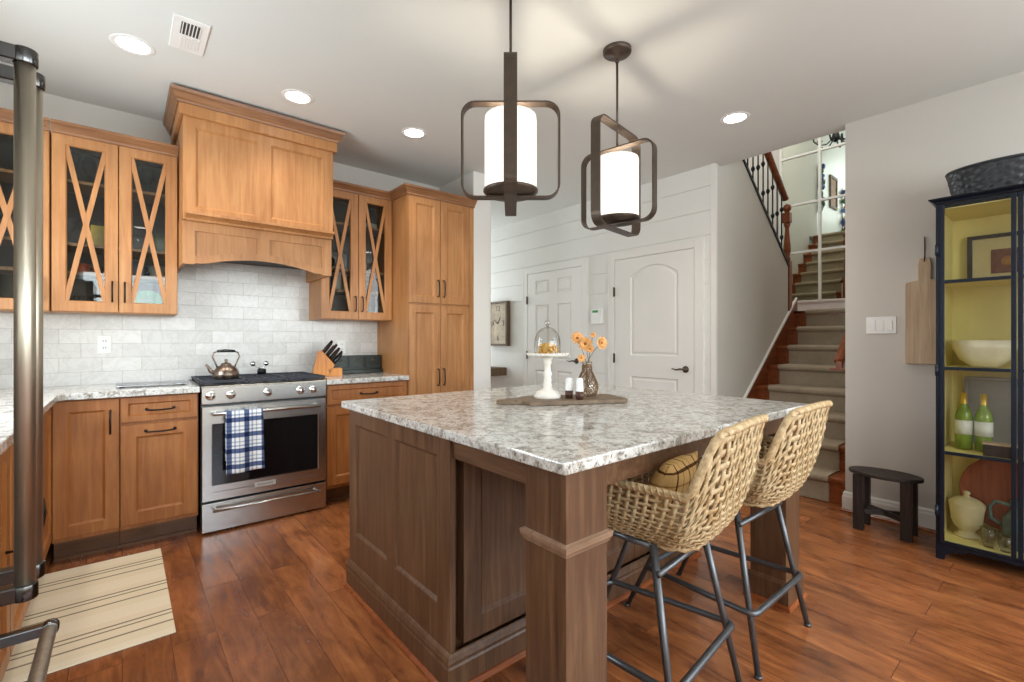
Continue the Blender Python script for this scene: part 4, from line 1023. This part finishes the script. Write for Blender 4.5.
for i, (fu, fv, fd, _) in enumerate(fl):
    dp0 = vx*sin(YAW)+vy*cos(YAW)+fd
    P = sC*dp0+sR*((fu-512)/468.5*dp0)+Vector((0,0,HC-(fv-339.88)/468.5*dp0))
    t = thing('dried_flower', flab[i], 'flower', tuple(P), 'dried flowers in the vase')
    nrm = (-sC+Vector((random.uniform(-.4,.4), random.uniform(-.4,.4), random.uniform(.1,.6)))).normalized()
    if i == 2: nrm = (-sC*.9+sR*.5+Vector((0,0,.1))).normalized()
    Q = nrm.to_track_quat('Z', 'Y').to_matrix().to_4x4(); R_ = (.036, .038, .036, .016, .022, .022)[i]
    m = MB()
    for ring, (n_, rr, tilt) in enumerate(((12, 1.0, .18), (9, .72, .5))):
        for k in range(n_):
            m.T = Matrix.Translation(P) @ Q @ Matrix.Rotation(2*pi*(k+.5*ring)/n_, 4, 'Z') @ Matrix.Rotation(-tilt, 4, 'Y')
            w2 = R_*.22; Lp = R_*rr
            m.grid(lambda a, b: (Lp*(.15+.85*a), (b-.5)*2*w2*sin(pi*(.15+.8*a))**.7, .10*Lp*sin(a*3)+(b-.5)**2*.2*Lp), 5, 2)
    obj('petals', m, petm, t, recalc=False)
    m = MB(); m.T = Matrix.Translation(P) @ Q; m.lathe([(R_*.36,0),(R_*.36,R_*.10),(R_*.18,R_*.2),(0,R_*.22)], (0,0,0), 12, cap=False); obj('centre', m, ctm, t)
    m = MB(); m.T = Matrix.Identity(4); b0 = Vector((vx+random.uniform(-.02,.02), vy+random.uniform(-.02,.02), BT+.02)); nk = Vector((vx+random.uniform(-.010,.010), vy+random.uniform(-.010,.010), BT+.170))
    m.tube([tuple(b0), tuple(nk), tuple((nk+P)/2+Vector((0,0,.01))), tuple(P-nrm*.003)], .0016, 5); obj('stem', m, stm, t)

# ------------------------------------------------------------------ bar stools
def make_stool(label):
    t = thing('bar_stool', label, 'stool', (0,0,0), 'woven bar stools at the island')
    W, YBk, YFr, R = .225, -.325, .20, .10
    z0 = .597
    segs = []
    def plan(W, yb, yf, r, s):
        """point on U path, s 0..1, from front-left back and round to front-right"""
        A = (yf-(yb+r)); Bc = pi*r/2; Cc = 2*(W-r); tot = 2*A+2*Bc+Cc; d = s*tot
        if d < A: return (-W, yf-d)
        d -= A
        if d < Bc: a = d/r; return (-W+r-r*cos(a), yb+r-r*sin(a))
        d -= Bc
        if d < Cc: return (-W+r+d, yb)
        d -= Cc
        if d < Bc: a = d/r; return (W-r+r*sin(a), yb+r-r*cos(a))
        d -= Bc; return (W, yb+r+d)
    def height(x, y):
        q = max(0, min(1, (-.222-y)/.095)); q = q*q*(3-2*q)
        return .776+q*.188+.008*max(0, 1-(x/.2)**2)*(1 if y < -.3 else 0)
    def surf(s, tt, off=0):
        rx, ry = plan(W, YBk, YFr, R, s); bxx, byy = plan(.165, -.205, .175, .085, s)
        H = height(rx, ry); f = 1-(1-tt)**1.9; g = tt**1.45
        tall = (H-.776)/.188
        f = f*(1-.45*tall)+.45*tall*tt
        narrow = 1-.03*tall*tt
        x = (bxx+(rx-bxx)*f)*narrow; y = byy+(ry-byy)*f; z = z0+(H-z0)*g
        return Vector((x, y, z))
    def nrm(s, tt):
        e = 1e-3
        a = surf(min(1, s+e), tt)-surf(max(0, s-e), tt); b = surf(s, min(1, tt+e))-surf(s, max(0, tt-e)); n = a.cross(b)
        return n.normalized() if n.length > 0 else Vector((0,0,1))
    NV, NH = 46, 13
    m = MB(); amp = .0024
    # uprights
    for i in range(NV):
        sc = (i+.5)/NV; hw = .5*.50/NV; L = []
        for q in range(2*NH+1):
            tt = q/(2*NH); sgn = cos(pi*(tt*NH-.5)+pi*i)*amp
            sh = 1.1/NV*(tt-.5)
            for k in (-1, 1):
                s_ = max(0, min(1, sc+k*hw+sh)); L.append(surf(s_, tt)+nrm(s_, tt)*sgn)
        n_ = 2*NH+1; m.add(L, [(2*q, 2*q+1, 2*q+3, 2*q+2) for q in range(n_-1)], True)
    for j in range(NH):
        tc = (j+.5)/NH; hw = .5*.50/NH; L = []; K = NV*2
        for q in range(K+1):
            s_ = q/K; sgn = -cos(pi*(tc*NH-.5)+pi*(s_*NV-.5))*amp
            for k in (-1, 1):
                tt = tc+k*hw; L.append(surf(s_, tt)+nrm(s_, min(.999, tt))*sgn)
        m.add(L, [(2*q, 2*q+1, 2*q+3, 2*q+2) for q in range(K)], True)
    obj('woven_shell', m, M['rattan'], t, 0, local=True, solid=.003, recalc=False)
    # seat pan
    m = MB(); ring = [plan(.168, -.208, .178, .085, k/40) for k in range(41)]
    rad = [.0, .35, .7, .92, 1.0]
    def pan(uu, vv):
        k = uu*40; i = min(int(k), 39); f = k-i; px = ring[i][0]*(1-f)+ring[i+1][0]*f; py = ring[i][1]*(1-f)+ring[i+1][1]*f
        cxx, cyy_ = px*vv, .02+(py-.02)*vv
        if vv > .0: pass
        return (cxx, cyy_, z0-.006-.0*vv+.004*sin(40*uu*pi)*sin(30*vv)*vv)
    m.grid(pan, 80, 12)
    # front strip of the pan
    m.add([(-.168, .178, z0-.006), (.168, .178, z0-.006), (0, .02, z0-.006)], [(0, 1, 2)])
    obj('seat_pan', m, M['rattan'], t, 0, local=True, solid=.012)
    # rolled rim
    path = [surf(k/90, 1.0) for k in range(91)]
    path += [surf(1, 1-q/8) for q in range(1, 9)]; e0, e1 = surf(1, 0), surf(0, 0)
    path += [e0+(e1-e0)*(q/10) for q in range(1, 11)]; path += [surf(0, q/8) for q in range(1, 8)]
    m = MB(); m.tube(path, .0125, 8, closed=True)
    n_ = len(path); H2 = []
    for rep in range(2):
        hp_ = []
        for i in range(n_*3):
            f = i/3; a = path[int(f) % n_]; b = path[(int(f)+1) % n_]; p = a+(b-a)*(f-int(f)); tg = (b-a).normalized()
            up = Vector((0,0,1)) if abs(tg.z) < .9 else Vector((1,0,0)); u1 = tg.cross(up).normalized(); u2 = tg.cross(u1)
            an = i*.8+rep*pi; hp_.append(p+u1*(.0095*cos(an))+u2*(.0095*sin(an)))
        m.tube(hp_, .0048, 5, closed=True)
    obj('braided_rim', m, M['rattan'], t, 0, local=True)
    # frame
    FM = M['black_metal']
    m = MB(); zf = .515
    m.tube([(-.192,-.125,zf),(.192,-.125,zf)], .0105, 10); m.tube([(.186,.150,zf),(-.186,.150,zf)], .0105, 10)
    m.tube([(-.172,-.10,.585),(-.160,.11,.585)], .0105, 10); m.tube([(.172,-.10,.585),(.160,.11,.585)], .0105, 10)
    obj('seat_frame', m, FM, t, 0, local=True)
    for sx_ in (-1, 1):
        for top, bot in (((sx_*.172,-.10,.592), (sx_*.243,-.215,0)), ((sx_*.160,.11,.592), (sx_*.220,.372,0))):
            m = MB(); m.tube([top, bot], [.0125,.0105], 10); m.lathe([(.013,0),(.013,.012)], (bot[0], bot[1], 0), 10); obj('leg', m, FM, t, 0, local=True)
    m = MB(); zr = .215; r = .035; c = [(-.242,-.205), (.242,-.205), (.232,.285), (-.232,.285)]; pts = []
    def legat(i):  # leg centre at height zr
        return c[i]
    out = .012; cc = [(-.222-out,-.185-out), (.222+out,-.185-out), (.202,.290), (-.202,.290)]
    for i in range(4):
        p = Vector(cc[i]); a = (Vector(cc[i-1])-p).normalized(); b = (Vector(cc[(i+1) % 4])-p).normalized()
        for q in range(6): f = q/5; v = p+a*r*(1-f)**2+b*r*f**2; pts.append((v.x, v.y, zr-.02*(v.y+.2)))
    m.tube(pts, .0115, 10, closed=True); obj('footrest_ring', m, FM, t, 0, local=True)
    return t
s1 = make_stool('woven rattan bar stool with dark metal legs holding the plaid pillow, nearer the camera'); s1.location = (1.412, .945, 0); s1.rotation_euler = (0, 0, radians(6))
s2 = dup(s1, (2.005, .945, 0), 'woven rattan bar stool with dark metal legs and empty seat, nearer the stairs', rotz=0)
# pillow
t_ = thing('throw_pillow', 'tan plaid throw pillow leaning in the nearer woven stool', 'pillow', (1.352, .835, .742))
m = MB(); T1 = Matrix.Translation((1.352, .835, .742)) @ Matrix.Rotation(radians(10), 4, 'Z') @ Matrix.Rotation(radians(24), 4, 'X')
m.T = T1
def pil(sg):
    def f(a, b):
        x, z = (a-.5)*2, (b-.5)*2; h = .056*(max(0, (1-x*x))*max(0, (1-z*z)))**.42
        k = .13*(1-.07*(1-abs(x))*abs(z)); e = 1-.10*(1-x*x)*z*z-.10*(1-z*z)*x*x; return (x*.125*e, sg*h, z*.116*e)
    return f
m.grid(pil(1), 16, 16); m.grid(pil(-1), 16, 16); obj('cover', m, M['pillow'], t_, weld=True)

# ------------------------------------------------------------------ pendants
RINGA, RINGB = .222, .212
def rring(mb, half, z0, z1, ang, band, th, r=.06):
    """rounded-rectangle band standing vertically, in the plane at angle ang"""
    pts = []
    c = [(-half, z0), (half, z0), (half, z1), (-half, z1)]
    for i, (x, z) in enumerate(c):
        sx_, sz = (1 if x < 0 else -1), (1 if z == z0 else -1); cx_, cz = x+sx_*r, z+sz*r; a0 = {0: pi, 1: 1.5*pi, 2: 0, 3: .5*pi}[i]
        for q in range(7): a = a0+q*pi/12; pts.append((cx_+r*cos(a), cz+r*sin(a), cos(a), sin(a)))
    n = len(pts); vs = []; fs = []
    R_ = Matrix.Rotation(ang, 4, 'Z')
    for x, z, nx, nz in pts:
        for dn, dy in ((0, -band/2), (0, band/2), (-th, band/2), (-th, -band/2)):
            vs.append(R_ @ Vector((x+nx*dn, dy, z+nz*dn)))
    for i in range(n):
        j = (i+1) % n
        for k in range(4): fs.append((i*4+k, i*4+(k+1) % 4, j*4+(k+1) % 4, j*4+k))
    mb.add(vs, fs, False)
shade_glow = emis('frosted_glass_lit', (1, .93, .84, 1), .72); shade_glow.node_tree.nodes['Principled BSDF'].inputs['Base Color'].default_value = (.45, .44, .42, 1)
def pendant(x, y, ang, label):
    t = thing('pendant_light', label, 'pendant lamp', (x, y, CEIL), 'pendants over the island')
    Tt = Matrix.Translation((x, y, 0))
    m = MB(); m.T = Tt; m.lathe([(.074,CEIL-.001),(.074,CEIL-.018),(.068,CEIL-.024),(.016,CEIL-.030),(.012,CEIL-.050),(0,CEIL-.052)], (0,0,0), 28, cap=False); obj('canopy', m, M['bronze'], t)
    m = MB(); m.T = Tt; m.tube([(0,0,CEIL-.045), (0,0,2.24)], .0062, 8); m.lathe([(.009,0),(.012,.008),(.009,.016)], (0,0,CEIL-.07), 10); obj('rod', m, M['bronze'], t)
    m = MB(); m.T = Tt; rring(m, RINGA, 1.797, 2.350, ang, .052, .007); obj('tall_ring', m, M['bronze'], t)
    m = MB(); m.T = Tt; rring(m, RINGB, 1.828, 2.240, ang+pi/2, .045, .007); obj('square_ring', m, M['bronze'], t)
    m = MB(); m.T = Tt; m.lathe([(0,1.838),(.10,1.842),(.118,1.856),(.118,1.864),(.0,1.866)], (0,0,0), 28, cap=False); obj('shade_plate', m, M['bronze'], t)
    m = MB(); m.T = Tt; m.lathe([(.110,1.867),(.112,1.88),(.112,2.160),(.110,2.178),(.107,2.178),(.108,2.160),(.108,1.88),(.106,1.868)], (0,0,0), 36, cap=False); sh = obj('lamp_shade', m, shade_glow, t)
    light('pendant_bulb', 'POINT', (x, y, 2.07), 7, (1, .88, .72), .03)
    sh['label'] = 'glowing frosted white cylinder'
pendant(1.286, 1.555, radians(50.2), 'bronze pendant light with white cylinder shade, hanging nearer the camera, left one')
pendant(2.020, 1.555, radians(9), 'bronze pendant light with twisted square rings and visible ceiling canopy, right one')

# ------------------------------------------------------------------ recessed lights and vent
RL = [(-.535, 3.15, 'recessed ceiling light at the extreme upper left corner'), (.043, 3.147, 'recessed ceiling light just left of the air vent'), (.855, 3.153, 'recessed ceiling light in front of the range hood'),
      (1.67, 3.147, 'recessed ceiling light in front of the pantry cabinet'), (3.27, 1.51, 'recessed ceiling light near the stair opening')]
lamp_m = emis('downlight_lens', (1, .95, .88, 1), 9)
for x, y, lab in RL+[(3.3, -.35, None), (1.75, -.35, None), (.2, -.6, None), (1.75, -1.8, None)]:
    if lab is None: lab = 'recessed ceiling light behind the camera'  # unseen downlights added to light the room
    t = thing('recessed_light', lab, 'ceiling light', (x, y, CEIL), 'recessed ceiling lights')
    m = MB(); m.lathe([(.070,-.001),(.074,-.004),(.092,-.004),(.096,-.0015),(.096,-.0005),(.070,-.0005)], (x,y,CEIL), 32, cap=False); obj('trim_ring', m, M['plastic'], t)
    m = MB(); m.lathe([(.0,-.002),(.070,-.002),(.070,-.0005),(0,-.0005)], (x,y,CEIL), 32, cap=False); obj('lens', m, lamp_m, t)
    light('downlight', 'SPOT', (x, y, CEIL-.02), 24, (1, .93, .82), .06, spot=radians(125), parent=None)
t = thing('ceiling_vent', 'white rectangular air vent with dark slats in the ceiling', 'vent', (.26, 2.86, CEIL))
VX0, VX1, VY0, VY1 = .185, .335, 2.71, 3.02
m = MB(); m.box(VX0, VX1, VY0, VY1, CEIL-.008, CEIL-.0005); obj('frame', m, M['plastic'], t, .003)
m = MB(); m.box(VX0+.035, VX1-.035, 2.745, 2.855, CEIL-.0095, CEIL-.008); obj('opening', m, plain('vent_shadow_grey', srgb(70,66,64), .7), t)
m = MB()
for k in range(6): x = VX0+.04+k*.0142; m.box(x, x+.004, 2.745, 2.855, CEIL-.013, CEIL-.0095)
for k in range(6): x = VX0+.04+k*.0142; m.box(x, x+.010, 2.875, 2.985, CEIL-.011, CEIL-.008)
obj('slats', m, M['plastic'], t)

# ------------------------------------------------------------------ right wall: switches, board, stool, display cabinet
t = thing('light_switch', 'white triple rocker switch plate on the right wall', 'light switch', (XR, .845, 1.315))
m = MB(); m.box(XR-.007, XR-.0005, .762, .926, 1.262, 1.376); obj('switch_plate', m, M['plastic'], t, .002)
for k in range(3):
    yy = .890-k*.046; m = MB(); m.box(XR-.011, XR-.007, yy-.016, yy+.016, 1.286, 1.352); obj('rocker', m, M['plastic'], t, .001)
t = thing('cutting_board', 'pale weathered paddle board hanging on the right wall beside cabinet', 'cutting board', (XR-.02, .63, 1.4))
m = MB(); yA, yB_ = .712, .520
pl = [(yA,1.065),(yB_,1.065),(yB_,1.585),(yB_+.012,1.598),(.585,1.605),(.583,1.70),(.590,1.745),(.640,1.745),(.650,1.70),(.648,1.605),(yA-.01,1.595),(yA,1.585)]
m.prism(pl, XR-.030, XR-.006, 'x'); obj('board', m, M['boardwood'], t, .003)
m = MB(); m.tube([(XR-.034,.616,1.72),(XR-.036,.612,1.80),(XR-.020,.616,1.88),(XR-.004,.619,1.80),(XR-.004,.618,1.74)], .003, 6); m.tube([(XR-.004,.616,1.875),(XR-.03,.616,1.877)], .003, 6); obj('hanging_cord', m, plain('dark_leather_cord', srgb(60,40,34), .7), t)
# small stool
t = thing('wooden_footstool', 'small dark oval-topped wooden stool by the right wall', 'stool', (3.72, .77, 0))
scx, scy, ra, rb_, szt = 3.73, .775, .118, .190, .375
m = MB()
def ov(r_, z): return [(scx+(ra+r_)*cos(2*pi*k/36), scy+(rb_+r_)*sin(2*pi*k/36), z) for k in range(36)]
rings = [ov(-.003, szt-.022), ov(0, szt-.018), ov(0, szt-.004), ov(-.004, szt)]; vs = sum(rings, []); fs = []
for r in range(3):
    for k in range(36): fs.append((r*36+k, r*36+(k+1) % 36, (r+1)*36+(k+1) % 36, (r+1)*36+k))
fs += [tuple(range(36))[::-1], tuple(108+k for k in range(36))]; m.add(vs, fs); obj('seat', m, M['blackwood'], t)
legs = [(scx-.072, scy-.120), (scx-.072, scy+.120), (scx+.072, scy-.120), (scx+.072, scy+.120)]
for lx, ly in legs:
    m = MB(); m.box(lx-.020, lx+.020, ly-.028, ly+.028, 0, szt-.0225); obj('leg', m, M['blackwood'], t, .003)
m = MB()
for (a, b) in ((0, 3), (1, 2)):
    p, q = Vector(legs[a]), Vector(legs[b]); d = (q-p).normalized()*.03; nx = Vector((-d.y, d.x)).normalized()*.011; p += d; q -= d
    m.prism([tuple(p+nx), tuple(p-nx), tuple(q-nx), tuple(q+nx)], .105, .135, 'z')
obj('stretcher', m, M['blackwood'], t)

# display cabinet (faces -x)
cx0, cx1, cyA, cyB = 3.505, 3.950, .500, -.170    # front, back, left end, right end
t = thing('display_cabinet', 'tall blue-black metal display cabinet with glass doors and yellow interior', 'cabinet', (3.72, .165, 0))
CBm = M['cabblue']
m = MB(); z0c, z1c = .085, 1.975
m.box(cx0+.021, cx1, cyB, cyB+.010, z0c, z1c); m.box(cx0+.021, cx1, cyB, cyA, z0c, z0c+.014); m.box(cx0+.021, cx1, cyB, cyA, z1c-.02, z1c)
for yy in (cyA, cyB+.03): m.box(cx0, cx0+.030, yy-.030, yy, z0c, z1c); 
m.box(cx1-.03, cx1, cyA-.012, cyA, z0c, z1c); m.box(cx0, cx0+.02, cyB, cyA, z0c-.015, z0c+.008); m.box(cx0+.03, cx1-.03, cyA-.008, cyA, z0c, z0c+.05)
obj('frame', m, CBm, t, .002)
m = MB(); m.box(cx0+.03, cx1-.03, cyA-.012, cyA-.002, z0c+.05, z1c-.02); obj('side_panel', m, CBm, t)
m = MB(); m.box(cx1-.012, cx1-.001, cyB+.012, cyA-.013, z0c+.014, z1c-.02); m.box(cx0+.03, cx1-.014, cyA-.016, cyA-.0125, z0c+.014, z1c-.02); m.box(cx0+.03, cx1-.014, cyB+.0125, cyB+.016, z0c+.014, z1c-.02)
m.box(cx0+.03, cx1-.014, cyB+.016, cyA-.016, z1c-.026, z1c-.0205); m.box(cx0+.032, cx1-.014, cyB+.016, cyA-.016, z0c+.0142, z0c+.0150); obj('interior_lining', m, M['yellow'], t)
m = MB(); m.sweep([(cx1, cyA), (cx0, cyA), (cx0, cyB), (cx1, cyB)], [(o, z+z1c) for o, z in [(0,0),(.006,.002),(.010,.012),(.026,.022),(.030,.030),(0,.030)]]); m.box(cx0, cx1, cyB, cyA, z1c+.0, z1c+.028); obj('cornice', m, CBm, t)
for (fx, fy, sg) in ((cx0, cyA, -1), (cx0, cyB, 1), (cx1-.03, cyA, -1), (cx1-.03, cyB, 1)):
    m = MB(); m.prism([(fy, 0), (fy+sg*.035, 0), (fy+sg*.042, .03), (fy+sg*.075, .052), (fy+sg*.12, .060), (fy+sg*.125, .071), (fy, .071)], fx, fx+.03, 'x'); obj('foot', m, CBm, t)
ZM = [z0c+.015, .597, 1.063, 1.541, 1.972]
for (ya, yb) in ((cyA-.018, .190), (.186, cyB+.018)):
    m = MB(); fw = .020
    m.box(cx0-.012, cx0-.001, ya-fw, ya, ZM[0], ZM[-1]); m.box(cx0-.012, cx0-.001, yb, yb+fw, ZM[0], ZM[-1])
    for z in ZM: 
        a, b = max(ZM[0], z-.009), min(ZM[-1], z+.009); m.box(cx0-.014, cx0-.002, yb+fw, ya-fw, a, b)
    d = obj('door', m, CBm, t, .002)
    m = MB(); m.box(cx0-.006, cx0-.003, yb+fw, ya-fw, ZM[0]+.01, ZM[-1]-.01); obj('glass_pane', m, M['pane'], d)
    if ya > .3:
        for z in (.27, 1.05, 1.72): m = MB(); m.tube([(cx0-.014, ya+.012, z-.03), (cx0-.014, ya+.012, z+.03)], .007, 8); m.box(cx0-.012, cx0, ya, ya+.02, z-.026, z+.026); obj('hinge', m, CBm, d)
shelf_z = [.597, 1.063, 1.541]
for z in shelf_z:
    m = MB(); m.box(cx0+.012, cx1-.014, cyB+.018, cyA-.018, z-.008, z+.004); obj('shelf', m, M['yellow'], t)
S0, S1, S2, S3 = z0c+.0145, .6015, 1.0675, 1.5455
# basket on top
bkx, bky, bkz = 3.70, .24, z1c+.0305
t = thing('oval_basket', 'dark grey-blue woven oval basket on top of the display cabinet', 'basket', (bkx, bky, bkz))
bm_ = plain('painted_splint_weave', srgb(48,52,56), .35, .1, var=.35, scale=30)
m = MB()
def bsk(uu, vv):
    a = uu*2*pi; h = .165*vv; r = 1+.16*vv; wv = .0045*sin(uu*2*pi*22+(int(vv*8) % 2)*pi); return (bkx+(.13*r+wv)*cos(a), bky+(.205*r+wv)*sin(a), bkz+h)
m.grid(bsk, 132, 16, wrapu=True); m.lathe([(0,.002),(1,.002)], (0,0,0), 3, cap=False) if False else None
obj('woven_body', m, bm_, t, solid=.006)
m = MB(); m.tube([(bkx+.152*cos(2*pi*k/48), bky+.239*sin(2*pi*k/48), bkz+.167) for k in range(48)], .008, 8, closed=True); obj('rim', m, bm_, t)
m = MB(); m.add([(bkx+.13*cos(2*pi*k/36), bky+.205*sin(2*pi*k/36), bkz+.003) for k in range(36)], [tuple(range(36))]); obj('bottom', m, bm_, t, solid=.004, recalc=False)
# framed picture, leaning at the back on top shelf
t = thing('framed_artwork', 'dark framed square artwork on the top shelf of the display cabinet', 'picture', (3.88, .22, S3))
def face(xf, y1, z): return Matrix.Translation((xf, y1, z)) @ Matrix.Rotation(-pi/2, 4, 'Z')
m = MB(); m.T = face(3.90, .415, S3+.001); m.loops(0, .40, 0, .29, [(0,.018),(0,0),(.022,0),(.022,.018)], close=True); obj('frame', m, M['blackwood'], t)
m = MB(); m.T = face(3.90, .415, S3+.001); m.box(.022, .378, .010, .016, .022, .268); obj('mat_board', m, plain('cream_mat', srgb(206,190,140), .8), t)
m = MB(); m.T = face(3.90, .415, S3+.001); m.loops(.10, .235, .06, .20, [(0,.009),(0,.006),(.018,.006),(.019,.008)]); obj('tile', m, plain('brown_tile', srgb(116,62,36), .5, var=.3, scale=40), t)
m = MB(); m.T = face(3.90, .415, S3+.001) @ Matrix.Translation((.1675, .0075, .13)); m.lathe([(0,-.001),(.028,-.001),(.028,.002),(0,.002)], (0,0,0), 16, axis='y', cap=False); obj('medallion', m, plain('ochre', srgb(168,116,60), .5), t)
# second shelf: big glass bowl
t = thing('glass_bowl', 'wide clear amber-tinted glass bowl in the display cabinet', 'bowl', (3.70, .33, S2))
m = MB(); m.lathe([(0,.002),(.06,.002),(.105,.045),(.130,.105),(.136,.150),(.131,.150),(.125,.105),(.10,.050),(.058,.008),(0,.008)], (3.71, .325, S2), 36, cap=False); obj('bowl', m, plain('milky_ivory_glass', srgb(226,214,184), .15), t)
# third shelf: tray, two wine bottles, book
t = thing('serving_tray', 'grey tray with rounded corners standing at the back behind the wine bottles', 'tray', (3.92, .2, S1))
m = MB(); m.box(3.905, 3.915, -.10, .43, S1+.001, S1+.40); m.box(3.890, 3.905, -.10, .43, S1+.001, S1+.02); m.box(3.890, 3.905, -.10, .43, S1+.38, S1+.40); m.box(3.890, 3.905, .41, .43, S1+.02, S1+.38); m.box(3.890, 3.905, -.10, -.08, S1+.02, S1+.38); obj('tray', m, plain('grey_tin', srgb(150,144,142), .45, .2), t, .006)
capm = plain('gold_foil', srgb(214,176,70), .35, .5)
def bottle(x, y, lab):
    t = thing('wine_bottle', lab, 'bottle', (x, y, S1), 'wine bottles in the display cabinet')
    m = MB(); m.lathe([(0,.001),(.034,.001),(.037,.006),(.037,.185),(.032,.212),(.018,.242),(.0135,.262),(.0135,.282),(0,.282)], (x,y,S1), 24, cap=False); obj('glass_body', m, plain('olive_green_bottle', srgb(128,150,58), .08, var=.3, scale=12), t)
    m = MB(); m.lathe([(.0376,.085),(.0376,.165)], (x,y,S1), 24, cap=False); obj('paper_label', m, plain('cream_paper', srgb(228,226,214), .7, var=.04), t, solid=.0006)
    m = MB(); m.lathe([(.0145,.250),(.0145,.318),(0,.319)], (x,y,S1), 20, cap=False); obj('foil_capsule', m, capm, t)
bottle(3.68, .405, 'white wine bottle with gold capsule, left one in the display cabinet'); bottle(3.68, .325, 'white wine bottle with gold capsule, right one behind the dark box')
t = thing('keepsake_box', 'dark brown box with pale lid edge in front of the right wine bottle', 'box', (3.56, .26, S1))
m = MB(); m.box(3.535, 3.588, .190, .315, S1+.001, S1+.062); obj('box', m, M['blackwood'], t, .002); m = MB(); m.box(3.533, 3.590, .188, .317, S1+.062, S1+.072); obj('lid', m, M['boardwood'], t, .001)
# bottom: round wooden charger, ivory urn, glass, blue-green pitcher
t = thing('round_charger', 'large round terracotta-coloured wooden plate standing in the cabinet bottom', 'plate', (3.9, .18, S0))
m = MB(); m.lathe([(0,0),(.185,0),(.215,-.012),(.222,-.020),(.215,-.004),(.18,.010),(0,.010)], (3.90, .225, S0+.240), 48, cap=False, axis='x'); obj('plate', m, wood('terracotta_wood', srgb(128,62,36), srgb(160,84,52), srgb(176,100,66)), t)
t = thing('lidded_urn', 'ivory lidded urn on the bottom shelf of display cabinet', 'urn', (3.70, .395, S0))
iv = plain('ivory_glaze', srgb(208,194,150), .3, var=.08)
m = MB(); m.lathe([(0,.001),(.052,.001),(.054,.012),(.036,.028),(.034,.040),(.052,.060),(.066,.090),(.072,.150),(.078,.185),(.078,.193),(.070,.195),(0,.19)], (3.70,.395,S0), 28, cap=False); obj('body', m, iv, t)
m = MB(); m.lathe([(.074,.196),(.066,.204),(.050,.216),(.030,.226),(.012,.230),(.009,.238),(.016,.248),(.012,.258),(0,.262)], (3.70,.395,S0), 28, cap=False); obj('lid', m, iv, t)
for (x, y, h, lab) in ((3.60, .300, .105, 'small clear footed glass beside the ivory urn'), (3.59, .235, .085, 'small clear glass in front of the blue-green pitcher')):
    m = MB(); m.lathe([(0,.001),(.020,.001),(.018,.012),(.026,.020),(.034,h),(.032,h),(.022,.026),(0,.02)], (x,y,S0), 18, cap=False); tag(obj('drinking_glass', m, M['cleargl'], None, loc=(x,y,S0)), lab, 'glass')
t = thing('glass_pitcher', 'blue-green glass pitcher with large handle in the display cabinet bottom', 'pitcher', (3.68, .17, S0))
bg_ = plain('blue_green_glass', srgb(84,112,104), .1, var=.25, scale=20)
m = MB(); m.lathe([(0,.001),(.065,.001),(.078,.02),(.082,.10),(.074,.16),(.050,.20),(.045,.23),(.052,.245),(.048,.245),(.040,.22),(0,.2)], (3.70,.180,S0), 28, cap=False); obj('body', m, bg_, t)
m = MB(); m.tube([(3.695,.225,S0+.225),(3.69,.280,S0+.235),(3.685,.302,S0+.20),(3.685,.298,S0+.14),(3.69,.258,S0+.115)], .009, 8); obj('handle', m, bg_, t)
m = MB(); m.lathe([(0,.246),(.054,.246),(.054,.254),(.02,.262),(.012,.275),(0,.278)], (3.70,.180,S0), 20, cap=False); obj('lid', m, bg_, t)
m = MB(); m.lathe([(0,.001),(.03,.001),(.036,.03),(.036,.11),(.033,.11),(.03,.02),(0,.01)], (3.60, .03, S2), 18, cap=False); tag(obj('white_cup', m, M['ceramic'], None, loc=(3.6,.03,S2)), 'white cup at the right end of the glass-bowl shelf', 'cup')
